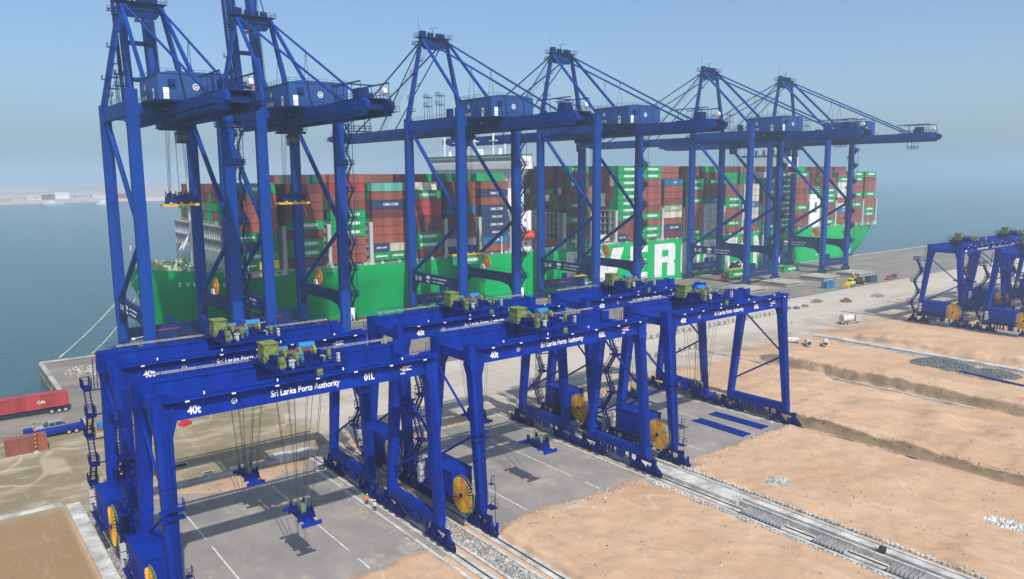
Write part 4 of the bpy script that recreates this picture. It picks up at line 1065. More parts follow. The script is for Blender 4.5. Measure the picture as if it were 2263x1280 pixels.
for side in (-1, 1):
    for i, x in enumerate(xs):
        bw, bd, zd = hull_station(x)
        for j, (z, k) in enumerate(levels):
            zz = zd if z == 99 else z
            if x > 412: zz = max(zz, -4.9 + 11.5 * ((x - 412) / 32) ** 1.4) if z != 99 else zd
            b_ = bw + (bd - bw) * k
            # bow rakes: shift stem aft at low levels
            xo = 0
            if i < 8: xo = (1 - min(1, k)) * 6.0 * (1 - i / 8)
            grid[(side, i, j)] = len(hm.v); hm.v.append((x + xo - 250, side * b_, zz))
for side in (-1, 1):
    for i in range(len(xs) - 1):
        for j in range(len(levels) - 1):
            a, b_, c, d = grid[(side, i, j)], grid[(side, i + 1, j)], grid[(side, i + 1, j + 1)], grid[(side, i, j + 1)]
            hm.f.append((a, b_, c, d) if side < 0 else (d, c, b_, a)); hm.m.append(1 if j < 2 else 0)
for i in (0, len(xs) - 1):
    for j in range(len(levels) - 1):
        hm.f.append((grid[(-1, i, j)], grid[(-1, i, j + 1)], grid[(1, i, j + 1)], grid[(1, i, j)])); hm.m.append(1 if j < 2 else 0)
hull = hm.build('hull', [GREENH, REDH], ship, smooth=False)
for p_ in hull.data.polygons: p_.use_smooth = abs(p_.normal.z) < .95
dk = MB()
for i in range(len(xs) - 1):
    b0, d0, z0 = hull_station(xs[i]); b1, d1, z1 = hull_station(xs[i + 1])
    dk.poly([(xs[i] - 250, -d0 + .2, z0 - 1.0), (xs[i + 1] - 250, -d1 + .2, z1 - 1.0), (xs[i + 1] - 250, d1 - .2, z1 - 1.0), (xs[i] - 250, d0 - .2, z0 - 1.0)])
dk.build('deck', DECKG, ship)
# coamings and side rails
cm_ = MB()
for y in (-28.8, 28.6): cm_.box(73.9 - 250, 444 - 250, y, y + .25, 16.5, 18.4)
for i in range(58): cm_.box(76 + i * 6.4 - 250, 77 + i * 6.4 - 250, -30.3, -29.2, 16.6, 18.5)
cm_.box(74 - 250, 175 - 250, -29.9, -29.8, 17.9, 18.05); cm_.box(188 - 250, 444 - 250, -29.9, -29.8, 17.9, 18.05)
cm_.build('coaming', LGREY, ship)
# hull lettering: EVERGREEN
word = [('E', 202.2, 213.6), ('V', 215.6, 234.5), ('E', 238.4, 249.2), ('R', 253.6, 267.2), ('G', 271.0, 284.2), ('R', 287.0, 299.6), ('E', 303.0, 312.2), ('E', 314.6, 322.8), ('N', 325.3, 334.6)]
GLY = {
 'E': [[(0, 0), (.38, 0), (.38, 1), (0, 1)], [(.38, 0), (1, 0), (1, .2), (.38, .2)], [(.38, .4), (.94, .4), (.94, .6), (.38, .6)], [(.38, .8), (1, .8), (1, 1), (.38, 1)]],
 'V': [[(0, 1), (.31, 0), (.5, 0), (.5, .42), (.34, 1)], [(.5, .42), (.5, 0), (.69, 0), (1, 1), (.66, 1)]],
 'R': [[(0, 0), (.36, 0), (.36, 1), (0, 1)], [(.36, .8), (1, .8), (1, .92), (.9, 1), (.36, 1)], [(.66, .6), (1, .6), (1, .8), (.66, .8)], [(.36, .42), (.92, .42), (1, .5), (1, .6), (.36, .6)], [(.62, 0), (1, 0), (1, .34), (.92, .42), (.62, .42)]],
 'G': [[(0, .1), (.1, 0), (.36, 0), (.36, 1), (.1, 1), (0, .9)], [(.36, .8), (1, .8), (1, .9), (.9, 1), (.36, 1)], [(.36, 0), (.9, 0), (1, .1), (1, .2), (.36, .2)], [(.64, .2), (1, .2), (1, .55), (.64, .55)], [(.48, .38), (.64, .38), (.64, .55), (.48, .55)], [(.64, .68), (1, .68), (1, .8), (.64, .8)]],
 'N': [[(0, 0), (.33, 0), (.33, 1), (0, 1)], [(.67, 0), (1, 0), (1, 1), (.67, 1)], [(.33, .5), (.67, .02), (.67, .5), (.33, .98)]]}
HULLW = mat('hull_letter_white', (0.74, 0.75, 0.73), 0.6, var=0.06, scale=0.25, streak=True, grime=0.10)
for ch, xa, xb in word:
    gm = MB()
    for pl in GLY[ch]: gm.poly([(x_ * (xb - xa), y_ * 14.4, 0) for x_, y_ in pl])
    gm.build('hull_letter', HULLW, ship, (xa - 250, -30.57, 1.7), ROT_Y)
for ch, xa, xb in []:
    me = text_mesh(ch, 1.0, .075, .005)
    vx = [v.co.x for v in me.vertices]; vy = [v.co.y for v in me.vertices]
    sx = (xb - xa) / (max(vx) - min(vx)); sz = 14.4 / (max(vy) - min(vy))
    link('hull_letter', me, ship, (xa - min(vx) * sx - 250, -30.56, 1.7 - min(vy) * sz), ROT_Y, (sx, sz, 1))
b0, d0, z0 = hull_station(72)
def bow_side(x, z):
    bw, bd, zd = hull_station(x); ks = 1.0
    for (za, ka), (zb_, kb) in zip(levels, levels[1:]):
        zb2 = zd if zb_ == 99 else zb_
        if za <= z <= zb2: ks = ka + (kb - ka) * (z - za) / (zb2 - za)
    return -(bw + (bd - bw) * ks)
nm = 'EVER ALP'
xx = 61.5
for ch in nm:
    if ch != ' ':
        y_a = bow_side(xx, 14.3); y_b = bow_side(xx + 1.3, 14.3)
        link('name_letter', text_mesh(ch, 1.7, .03), ship, (xx - 250, y_a - .35, 13.7), (R(90), 0, math.atan2(y_b - y_a, 1.3)))
    xx += 1.75
# foredeck gear
random.seed(5)
fd = MB()
for i in range(170):
    x = random.uniform(53, 71.5); bw, bd, zd = hull_station(x); y = random.uniform(-bd + 2, bd - 2) * .95
    s = random.uniform(.15, .9); h = random.uniform(.4, 2.6)
    if random.random() < .72: fd.box(x - 250 - s, x - 250 + s, y - s * .7, y + s * .7, zd - .98, zd - 1 + h)
    else: fd.tube((x - 250 - s, y, zd + h * .4), (x - 250 + s, y, zd + h * .4), .12 + h * .14, 8)
for k in range(6):
    x = 57 + k * 2.6; bw, bd, zd = hull_station(x)
    fd.box(x - 250, x + 2.2 - 250, -bd + 1.5, -bd + 3.4, zd - .98, zd + 1.2)
fd.split('deck_gear', PALEG, ship)
fo = MB()
for i in range(16):
    x = random.uniform(54, 71); bw, bd, zd = hull_station(x); y = random.uniform(-bd + 2, bd - 2)
    fo.box(x - 250 - .4, x - 250 + .4, y - .3, y + .3, zd - .9, zd + random.uniform(.5, 1.6))
fo.split('mooring_gear', mat('ochre', (.55, .36, .12), .7), ship)
ma = MB(); ma.tube((51.7 - 250, 0, 18), (51.7 - 250, 0, 26), .16, 6); ma.build('jack_staff', WHITE, ship)
ma = MB(); ma.tube((68 - 250, -6, 17), (68 - 250, -6, 47), .5, 8, 0, .25); ma.box(67 - 250, 69 - 250, -7.2, -4.8, 38, 38.2); ma.beam((68 - 250, -6, 30), (61 - 250, -10, 18), .4, .4); ma.beam((68 - 250, -6, 30), (62 - 250, -1, 18), .4, .4); ma.beam((65 - 250, -8, 24), (65 - 250, -4, 24), .2, .2)
ma.build('foremast', WHITE, ship)
# breakwater with framed openings
bw_ = MB(); bx = 72.2 - 250
bw_.box(bx, bx + .8, -29, 29, 16.6, 24.0)
for k in range(25): bw_.box(bx + .1, bx + .7, -29 + k * 2.4, -28.3 + k * 2.4, 24.0, 31.3)
for z_ in (27.2, 31.3): bw_.box(bx - .2, bx + 1.3, -29, 29.1, z_, z_ + .45)
bw_.box(bx + 1.2, bx + 1.4, -29, 29, 17, 27)
bw_.rail([(bx - .1, -29, 31.8), (bx - .1, 29, 31.8)], 1.1, 2.4, .06)
bw_.build('breakwater', LGREY, ship)
# lashing bridges
LB = [88.5, 103.0, 117.6, 132.1, 146.6, 161.1, 175.3, 188.0, 201.8, 216.1, 230.4, 244.7, 259.0, 273.3, 287.6, 302.0, 316.3, 330.8, 345.2, 359.6, 374.0, 386.3, 400.3, 414.7, 429.2, 444.0]
def lash_mesh():
    m_ = MB()
    for y in [-29.9] + [-27.4 + k * 7.8 for k in range(8)] + [29.2]:
        m_.box(-.55, .55, y, y + .7, 17, 31.2)
    for z_ in (20.5, 23.2, 25.9, 28.6, 31.2): m_.box(-.6, .6, -29.9, 29.9, z_, z_ + .18)
    for k in range(24): m_.box(-.5, .5, -28.6 + k * 2.45, -28.45 + k * 2.45, 17, 31.2)
    m_.hexa([(-1.5, -30.3, 16.6), (1.5, -30.3, 16.6), (1.5, -29.2, 16.6), (-1.5, -29.2, 16.6), (-.6, -30.3, 19.4), (.6, -30.3, 19.4), (.6, -29.2, 19.4), (-.6, -29.2, 19.4)])
    m_.box(-.6, .6, -30.3, -29.91, 19.4, 31.5)
    return m_.mesh('lashing_bridge', LGREY)
LM = lash_mesh()
for x in LB: link('lashing_bridge', LM, ship, (x - 250 - .1, 0, 0))
# accommodation block and bridge
ac = MB(); hx0, hx1 = 177.3 - 250, 186.0 - 250
ac.box(hx0, hx1, -29.0, 29.0, 16.6, 33); ac.box(hx0 + .3, hx1, -24, 24, 33, 48.6)
ac.box(hx0 - .3, hx1, -30.3, 30.3, 48.6, 50.9)
for s in (-1, 1):
    ac.hexa([(hx0, s * 29.9 - .3, 44.6), (hx1 - 2, s * 29.9 - .3, 44.6), (hx1 - 2, s * 29.9 + .3, 44.6), (hx0, s * 29.9 + .3, 44.6), (hx0, s * 30 - .3, 48.59), (hx1 - 1, s * 30 - .3, 48.59), (hx1 - 1, s * 30 + .3, 48.59), (hx0, s * 30 + .3, 48.59)]) if False else None
    ac.hexa([(hx0 + .4, s * 20, 41), (hx1 - 2, s * 20, 41), (hx1 - 2, s * 22, 41), (hx0 + .4, s * 22, 41), (hx0 + .4, s * 22 if s < 0 else 22, 48.58), (hx1 - 2, s * 22, 48.58), (hx1 - 2, s * 29.5, 48.58), (hx0 + .4, s * 29.5, 48.58)]) if False else None
for s in (-1, 1):
    ya, yb = (24.02, 30.0)
    P = [(hx0 + .5, s * ya, 44.0), (hx1 - 2, s * ya, 44.0), (hx1 - 2, s * (ya + .6), 44.0), (hx0 + .5, s * (ya + .6), 44.0), (hx0 + .5, s * ya, 48.58), (hx1 - 2, s * ya, 48.58), (hx1 - 2, s * yb, 48.58), (hx0 + .5, s * yb, 48.58)]
    ac.hexa(P)
ac.box(hx0 + .2, hx1 - 1, -30.2, 30.2, 50.95, 53.6)
acc = ac.build('accommodation_block', WHITE, ship)
wn = MB()
for k in range(44): wn.box(hx0 + .12, hx0 + .196, -29.4 + k * 1.34, -28.5 + k * 1.34, 51.6, 52.8)
for r_ in range(5):
    for k in range(16): wn.box(hx0 + .22, hx0 + .296, -22.5 + k * 2.9, -21.6 + k * 2.9, 35 + r_ * 2.7, 36.0 + r_ * 2.7)
for r_ in range(4):
    for k in range(2): wn.box(hx0 + 2 + k * 3, hx0 + 2.7 + k * 3, -29.1, -29.02, 20 + r_ * 3, 21 + r_ * 3)
wn.split('window', GLASS, acc)
gr = MB(); gr.box(hx0 - .1, hx1 - .8, -30.4, 30.4, 53.62, 54.1); gr.build('roof_edge', DECKG, acc)
rf = MB(); rf.rail([(hx0, -30.2, 54.1), (hx0, 30.2, 54.1)], 1.3, 2.0, .07)
for y, h, r in ((-20, 4, .3), (-12.5, 9, .35), (0, 12, .6), (6, 4, .3), (13, 7.5, .35), (22, 8, .35)):
    rf.tube((hx0 + 3, y, 54.1), (hx0 + 3, y, 54.1 + h), r, 8)
for y, z_, r in ((-17, 55.4, 1.1), (3.5, 55.4, 1.3), (9, 54.9, .8), (-5, 55.0, .9), (18, 55.2, 1.0)): rf.tube((hx0 + 3, y, 54.1), (hx0 + 3, y, z_ + r), r, 10, 0, r * .5)
for y in (0, -12.5, 13): rf.box(hx0 + 2.4, hx0 + 3.6, y - 2.2, y + 2.2, 59.4, 59.7)
rf.box(hx0 + 1, hx0 + 5, -3, 3, 54.12, 56.6)
rf.split('mast', WHITE, acc)
bo = MB(); bo.tube((181 - 250, -30.9, 23.6), (186.4 - 250, -30.9, 23.6), 1.35, 12); bo.tube((179.8 - 250, -30.9, 23.6), (181 - 250, -30.9, 23.6), .5, 12, 0, 1.35); bo.box(182 - 250, 184.6 - 250, -31.6, -30.2, 24.6, 25.6)
bo.build('lifeboat', ORGR, ship)
# aft casing and funnel
fn = MB(); fx0, fx1 = 375.0 - 250, 385.4 - 250
fn.box(fx0, fx1, -29.3, 29, 16.6, 33); fn.box(fx0, fx1, -16, 16, 33, 49); fn.box(fx0 + 1, fx1, -15, 15, 49, 55.2)
fn.box(fx0, fx1 - 4, -29.6, -27, 33, 35)
for k in range(5): fn.box(fx0 + 1, fx1 - 1, -29.5, -29.35, 34 + k * 1.2, 34.2 + k * 1.2)
fnn = fn.build('funnel_casing', WHITE, ship)
gb = MB(); gb.box(fx0 + .9, fx1 + .1, -15.1, 15.1, 55.22, 56.3); gb.box(fx0 + 2, fx0 + 7.2, -29.42, -29.32, 25.6, 27.4); gb.box(fx0 + 5.2, fx0 + 7.2, -29.42, -29.32, 27.42, 31)
gb.split('funnel_band', DECKG, fnn)
ex = MB()
for y in (-8, -3, 3, 8): ex.tube((fx0 + 5, y, 56.3), (fx0 + 5, y, 59), .7, 10)
ex.split('exhaust_pipe', DARK, fnn)
cr_ = MB()
for x in (171, 208): cr_.tube((x - 250, -29.5, 17), (x - 250, -29.5, 24), .45, 8); cr_.beam((x - 250, -29.5, 24), (x + 6 - 250, -29.2, 25.4), .3, .4)
cr_.split('stores_crane', WHITE, ship)

# ------------------------------------------------------------------ containers
def container_mesh(L, color, h=2.72, w=2.36):
    m_ = MB(); a = .12
    for y in (-w / 2, w / 2 - a):
        for x in (0, L - a): m_.box(x, x + a, y, y + a, 0, h)
    for z_ in (0, h - a):
        for y in (-w / 2, w / 2 - a): m_.box(a, L - a, y, y + a, z_, z_ + a)
        for x in (0, L - a): m_.box(x, x + a, -w / 2 + a, w / 2 - a, z_, z_ + a)
    n = int(L / .55); pitch = (L - 2 * a) / n
    for s in (-1, 1):
        for k in range(n):
            x0 = a + k * pitch; yo = s * (w / 2 - .02); yi = s * (w / 2 - .09)
            pts = [(x0, yo), (x0 + pitch * .35, yo), (x0 + pitch * .5, yi), (x0 + pitch * .85, yi), (x0 + pitch, yo)]
            for (xa, ya), (xb, yb) in zip(pts, pts[1:]):
                q_ = [(xa, ya, a), (xb, yb, a), (xb, yb, h - a), (xa, ya, h - a)]
                m_.poly(q_ if s < 0 else q_[::-1])
    for x, s in ((.04, -1), (L - .04, 1)):
        q_ = [(x, w / 2 - a, a), (x, -w / 2 + a, a), (x, -w / 2 + a, h - a), (x, w / 2 - a, h - a)]
        m_.poly(q_ if s < 0 else q_[::-1])
        for y in (-.7, -.3, .3, .7): m_.box(x - .03, x + .03, y - .025, y + .025, a, h - a)
    m_.poly([(a, -w / 2 + a, h - .04), (L - a, -w / 2 + a, h - .04), (L - a, w / 2 - a, h - .04), (a, w / 2 - a, h - .04)])
    m_.poly([(a, w / 2 - a, .05), (L - a, w / 2 - a, .05), (L - a, -w / 2 + a, .05), (a, -w / 2 + a, .05)])
    return m_.mesh('shipping_container', CM[color])
CMESH = {}
def container(L, color, loc, label, group, text=None, rz=0, cat='container'):
    k = (L, color)
    if k not in CMESH: CMESH[k] = container_mesh(L, color)
    o = link('shipping_container', CMESH[k], None, loc, (0, 0, rz)); tag(o, label, cat, group)
    if text:
        s, size = text
        tm = text_mesh(s, size, .045 if s == 'EVERGREEN' else .02, .01)
        wx = max(v.co.x for v in tm.vertices)
        link('lettering', tm, o, ((L - wx) * (.62 if L > 8 else .5), -1.21, 1.36 - size * .36), ROT_Y)
    return o
ordn = ['first', 'second', 'third', 'fourth', 'fifth', 'sixth', 'seventh', 'eighth', 'ninth', 'tenth', 'eleventh', 'twelfth', 'thirteenth', 'fourteenth', 'fifteenth', 'sixteenth', 'seventeenth', 'eighteenth', 'nineteenth', 'twentieth', 'twenty first', 'twenty second', 'twenty third', 'twenty fourth']
TH = 2.83; Z0 = 18.75
G, DG, RU, BR, MA, RE, OR_, NV, BL, GY_, BE, AQ, YE, WH, SG = 'green', 'dark green', 'rust red', 'brown red', 'maroon', 'bright red', 'orange red', 'navy', 'blue', 'pale grey', 'beige', 'aqua', 'yellow', 'white', 'sage green'
bays = []   # (x0, kind, side column bottom -> top, inner height)
bx_f = [74.3, 89.1, 103.6, 118.2, 132.7, 147.2, 161.7]
side_f = [
    [(G, YE), G, (MA, DG), (G, DG), OR_, OR_, RU, RU, G],
    [MA, G, G, MA, G, BR, BR, BR, MA],
    [RU, RU, RU, G, G, G, BR, RU, RE, OR_],
    [(G, G), (NV, BE), OR_, OR_, RU, MA, NV, RU, AQ],
    [BR, G, G, MA, MA, RE, RE, G],
    [NV, GY_, RU, MA, MA, BL, BR, BR, BR],
    [RU, BL, NV, NV, NV, NV, RU, NV, RU]]
inner_f = [9, 9, 10, 10, 10, 10, 10]
bx_m = [188.8, 202.4, 216.8, 231.1, 245.4, 259.7, 274.0, 288.3, 302.7, 317.0, 331.5, 345.9, 360.3]
side_m = [
    [], [G, MA, MA, G, MA, DG, BR, MA, DG, MA, G], [], [(NV, BR), BR, BR, G, G, G, G, G, G, G, G],
    [G, G, RE, G, BR, RE, OR_, RE, RE, G, G], [MA, NV, RE, BE, SG, BR, RU, RE, BL],
    [G, RE, RE, RE, RE, G, RE, G, G], [GY_, GY_, GY_, GY_, GY_, BL, BR, BR, G], [RE, G, RE, RE, G, G, RE, RE],
    [RE, BL, BE, GY_, BL, BE, BE, BE], [G, RE, BR, G, RE, RE, G, RE, G], [G, DG, DG, DG, DG, DG, DG, DG, DG, DG],
    [RE, BR, RE, G, RE, RE, BR, RE, RE, G]]
inner_m = [1, 11, 1, 11, 11, 11, 11, 11, 11, 11, 11, 11, 11]
bx_a = [387.0, 401.2, 415.6, 430.1]
side_a = [[G, RE, RE, BR, G, G, G, RE, BR], [RE, RE, BL, BE, RE, WH, WH, WH, G, RE], [RE, BR, RE, G, RE, G, RE, RE, G, G], [RE, G, G, OR_, RE, G, RE, RE, BR]]
inner_a = [11, 11, 10, 10]
side_m = [[RU if c == RE else c for c in q_] for q_ in side_m]; side_a = [[RU if c == RE else c for c in q_] for q_ in side_a]; side_a[3].append(G); side_m[4][6] = OR_
allb = [(x, s, n) for x, s, n in zip(bx_f + bx_m + bx_a, side_f + side_m + side_a, inner_f + inner_m + inner_a)]
text_for = {G: ('EVERGREEN', 1.25), DG: ('EVERGREEN', 1.25), NV: ('CMA CGM', 1.2), BL: ('APL', 1.2), SG: ('EVERGREEN', .9)}
CY = SY + .55 + 1.2; PY_ = 2.52; GC = 'containers stacked on the ship'
count_ind = 0
for bi, (bx0, side, n_in) in enumerate(allb):
    tot = len(bx_f) if bi < 7 else 0
    for ti, cc in enumerate(side):
        z_ = Z0 + ti * TH
        if isinstance(cc, tuple):
            for hi, c1 in enumerate(cc):
                tx = {G: ('EVERGREEN', .8), NV: ('CMA CGM', .8)}.get(c1)
                container(6.0, c1, (bx0 + hi * 6.15, CY, z_), 'short %s container, %s half, %s above deck in %s quayside stack' % (c1, ('bow', 'stern')[hi], ordn[ti], ordn[bi]), GC, tx)
                count_ind += 1
        else:
            tx = text_for.get(cc)
            if cc == NV and bi == 6 and ti in (2, 4): tx = ('CMA CGM', 1.0)
            if cc == DG and ti % 2: tx = ('EVERGREEN', 1.25)
            container(12.19, cc, (bx0, CY, z_), '%s ship container, %s above deck in the %s quayside stack from bow' % (cc, ordn[ti], ordn[bi]), GC, tx)
            count_ind += 1
# ends of the foremost bay that face the bow
random.seed(21)
fcol = {8: [RU, BR, BR, MA, G], 7: [BR, BR, G, RU, MA], 6: [G, G, RU, G, BR], 5: [RU, G, G, G, G, BR], 4: [G, G, G, RU, G]}
done = set()
for row in range(1, 24):
    for ti in (8, 7, 6, 5):
        if count_ind >= 296: break
        c1 = random.choice(fcol[ti]); done.add((row, ti))
        container(12.19, c1, (bx_f[0], CY + row * PY_, Z0 + ti * TH), '%s container in the foremost bay, tier %s, row %s in from quay' % (c1, ordn[ti], ordn[row]), GC)
        count_ind += 1
# the rest of the load as one mass
cols = [G, DG, RU, BR, MA, RE, OR_, NV, BL, GY_, BE, WH]; wts = [30, 14, 18, 18, 12, 6, 4, 4, 4, 5, 4, 1]
st_ = MB()
for bi, (bx0, side, n_in) in enumerate(allb):
    for row in range(1, 24):
        n = n_in
        if bi < 3 and row > 20: n -= 1
        if bi in (0, 1) and row < 3: n = 9
        if n_in >= 10 and bi < 7 and random.random() < .12: n -= 1
        if bi in (7, 9) and row > 3: n = n_in
        if bi == 4 and row < 4: n = 9
        prev = None
        for ti in range(n):
            if bi == 0 and (row, ti) in done: continue
            ci = prev if (prev is not None and random.random() < .3) else random.choices(range(len(cols)), wts)[0]; prev = ci
            y = CY + row * PY_; z_ = Z0 + ti * TH
            st_.box(bx0, bx0 + 12.19, y - 1.17, y + 1.17, z_, z_ + 2.70, ci)
st_.build('stacked_containers', [CM[c] for c in cols])
tag(bpy.data.objects['stacked_containers'], 'mass of multicoloured containers filling the inner rows of the ship', 'containers', kind='stuff')
#==THINGS==
# ================================================================== vehicles, people, small things
def wheelset(parent, pts, r=.5, w=.3, axis='y'):
    me = MB()
    me.tube((0, -w / 2, 0), (0, w / 2, 0), r, 16); me2 = MB(); me2.tube((0, -w / 2 - .01, 0), (0, w / 2 + .01, 0), r * .55, 10)
    a = me.mesh('tyre', BLACK); b_ = me2.mesh('rim', LGREY)
    for p_ in pts:
        o = link('wheel', a, parent, p_); link('rim', b_, o)
def tractor(root, x, m_, flip=1):
    b_ = MB(); b_.box(x, x + 1.9 * flip if flip > 0 else x, -1.2, 1.2, .6, 2.9) if flip > 0 else b_.box(x - 1.9, x, -1.2, 1.2, .6, 2.9)
    c = b_.build('cab', m_, root)
    if flip > 0: MB().box(x + 1.92, x + 1.95, -1.05, 1.05, 1.7, 2.7).box(x + .5, x + 1.5, -1.24, -1.21, 1.7, 2.6).split('window', GLASS, c)
    else: MB().box(x - 1.95, x - 1.92, -1.05, 1.05, 1.7, 2.7).box(x - 1.5, x - .5, -1.24, -1.21, 1.7, 2.6).split('window', GLASS, c)
def trailer(label, loc, rz=0, cab=None, cabm=RED):
    root = thing('container_trailer', label, 'truck', loc, rz)
    m_ = MB()
    for y in (-.6, .6): m_.box(-6.2, 6.2, y - .1, y + .1, 1.0, 1.35)
    for k in range(8): m_.box(-6.0 + k * 1.65, -5.8 + k * 1.65, -1.2, 1.2, 1.1, 1.3)
    m_.box(-6.3, -6.1, -1.2, 1.2, .9, 1.3); m_.box(4.2, 4.4, -.7, .7, .2, 1.0)
    m_.build('chassis', BLUED, root)
    wheelset(root, [(x, y, .5) for x in (3.0, 4.3, 5.4) for y in (-1.05, 1.05)])
    if cab:
        tractor(root, -6.5, cabm, -1); wheelset(root, [(-7.6, -1.05, .5), (-7.6, 1.05, .5), (-5.4, -1.05, .5), (-5.4, 1.05, .5)])
        MB().box(-8.2, -4.6, -.45, .45, .5, .98).build('frame', DARK, root)
    return root
trailer('dark trailer under the long red container at the left picture edge', (15.2, 174.0, 0))
container(12.19, RE, (9.1, 174.0, 1.38), 'long bright red container on a trailer at the left picture edge', None, ('CAI', .8))
container(6.06, RU, (8.6, 150.9, .02), 'weathered brown red short container standing on the ground at the lower left', None, None, R(1))
trailer('red cabbed terminal truck carrying a green container under the fifth crane', (283.0, 205.3, 0), 0, True)
container(12.19, G, (277.0, 205.3, 1.38), 'green container on the red cabbed truck under the fifth crane', None, ('EVERGREEN', 1.25))
container(12.19, G, (134.3, QY + 13.2, 18.0), 'green container hanging from the third crane above the quay', None, ('EVERGREEN', 1.25))
container(12.19, G, (322, 207.6, .02), 'green container on the quay between the fifth and farthest cranes', None, ('EVERGREEN', 1.25))
container(6.06, BL, (288.5, 166.5, .02), 'hazy blue short container on the apron, landward of the hatch covers', None)
container(6.06, NV, (318.0, 164.0, .02), 'dark blue short container at the apron edge, right of the yellow loader', None)

def car(name, label, loc, rz, L, paint, roofm=None, kind='suv'):
    root = thing(name, label, 'car' if kind != 'pickup' else 'truck', loc, rz)
    m_ = MB(); h = L / 2
    prof = [(-h, .45), (-h, .95), (-h + .95, 1.05), (-h + 1.0, 1.06), (h - .5, 1.05), (h, .95), (h, .45)]
    w = .92
    for (xa, za), (xb, zb_) in zip(prof[1:], prof[2:-1]): pass
    m_.hexa([(-h, -w, .35), (h, -w, .35), (h, w, .35), (-h, w, .35), (-h + .08, -w, .98), (h - .05, -w, 1.02), (h - .05, w, 1.02), (-h + .08, w, .98)])
    m_.build('body', paint, root)
    r_ = MB(); x0, x1 = (-h + 1.3, h - .15) if kind == 'suv' else (-h + 1.2, .4)
    r_.hexa([(x0, -w + .03, 1.022), (x1, -w + .03, 1.022), (x1, w - .03, 1.022), (x0, w - .03, 1.022), (x0 + .75, -w + .2, 1.62), (x1 - .4, -w + .2, 1.62), (x1 - .4, w - .2, 1.62), (x0 + .75, w - .2, 1.62)])
    g_ = r_.split('window', GLASS, root)
    q_ = MB(); q_.box(x0 + .75, x1 - .4, -w + .18, w - .18, 1.622, 1.70)
    for xx in (x0 + .75, (x0 + x1) / 2, x1 - .5): q_.beam((xx - .03, -w + .06, 1.05), (xx + .03, -w + .17, 1.64), .09, .05)
    q_.build('roof', roofm or paint, root)
    wheelset(root, [(-h + .85, -.82, .36), (h - .8, -.82, .36), (-h + .85, .82, .36), (h - .8, .82, .36)], .36, .22)
    l_ = MB(); l_.box(-h - .02, -h + .06, -.8, -.5, .65, .85); l_.box(-h - .02, -h + .06, .5, .8, .65, .85); l_.split('headlight', WHITE, root)
    return root
car('suv', 'silver white car with a pale roof parked behind the blue flatbed at left', (16.6, 161.3, 0), R(4), 5.0, mat('silver_paint', (.42, .44, .46), .35, metal=.3))
fb = thing('flatbed_truck', 'low blue flatbed beside the silver car, left of the yard cranes', 'truck', (17.6, 157.6, 0), R(4))
MB().box(-4.2, 3.6, -1.1, 1.1, .7, 1.35).box(-5.6, -4.22, -1.05, 1.05, .5, 2.0).box(3.61, 3.75, -1.1, 1.1, .6, 2.0).split('bed', BLUE, fb)
wheelset(fb, [(x, y, .45) for x in (-4.8, 1.2, 2.4) for y in (-1.0, 1.0)], .45, .28)
car('car', 'dark blue car cut by the left picture edge beside the brown container', (5.0, 152.8, 0), 0, 4.6, BLUED)
car('car', 'small red car where the apron meets the pale sand road', (255.5, 163.0, 0), R(10), 4.4, RED)
car('car', 'tiny red car far along the apron edge, near the far right cranes', (335, 163.2, 0), R(10), 4.6, RED)
car('car', 'tiny dark car beside the far red one at the apron edge', (341, 164.2, 0), R(10), 4.6, TROU)
ld = thing('wheel_loader', 'yellow wheel loader at the apron edge, right of the hatch covers', 'loader', (303, 163.2, 0), R(8))
MB().box(-2.6, 2.4, -1.1, 1.1, .8, 1.9).box(-1.0, .8, -.9, .9, 1.92, 3.2).build('body', YBR, ld)
MB().beam((-2.4, -.7, 1.6), (-4.4, -.7, .7), .25, .35).beam((-2.4, .7, 1.6), (-4.4, .7, .7), .25, .35).box(-5.4, -4.3, -1.4, 1.4, .1, 1.1).split('bucket', YEL, ld)
MB().box(-1.03, -1.005, -.8, .8, 2.1, 3.0).box(-.8, .6, -.93, -.905, 2.1, 3.0).split('window', GLASS, ld)
wheelset(ld, [(-1.7, -1.1, .75), (1.6, -1.1, .75), (-1.7, 1.1, .75), (1.6, 1.1, .75)], .75, .5)
ex_ = thing('excavator', 'dark excavator between the yellow loader and the blue container', 'excavator', (311.5, 164.6, 0), R(60))
MB().box(-1.6, 1.6, -1.3, 1.3, .95, 2.3).box(-1.2, .3, -1.2, -.1, 2.32, 3.0).build('body', DARK, ex_)
MB().box(-2, 2, -1.5, -.9, 0, .9).box(-2, 2, .9, 1.5, 0, .9).split('track', BLACK, ex_)
MB().beam((1.4, .2, 1.8), (3.9, .2, 4.2), .35, .5).beam((3.9, .2, 4.2), (5.6, .2, 1.6), .3, .4).box(5.2, 6.0, -.4, .8, .6, 1.6).build('arm', YEL, ex_)
mx = thing('tank_truck', 'pale grey tank truck alone on the sand road near the far right cranes', 'truck', (225.6, 121.6, 0), R(-24))
MB().tube((-2.4, 0, 1.9), (1.4, 0, 1.9), 1.15, 18).build('tank', CONCW, mx)
MB().box(-2.8, 3.4, -.9, .9, .55, .85).box(1.9, 3.5, -1.1, 1.1, .86, 2.7).build('cab', LGREY, mx)
wheelset(mx, [(x, y, .5) for x in (-1.8, -.6, 2.8) for y in (-1.0, 1.0)], .5, .3)

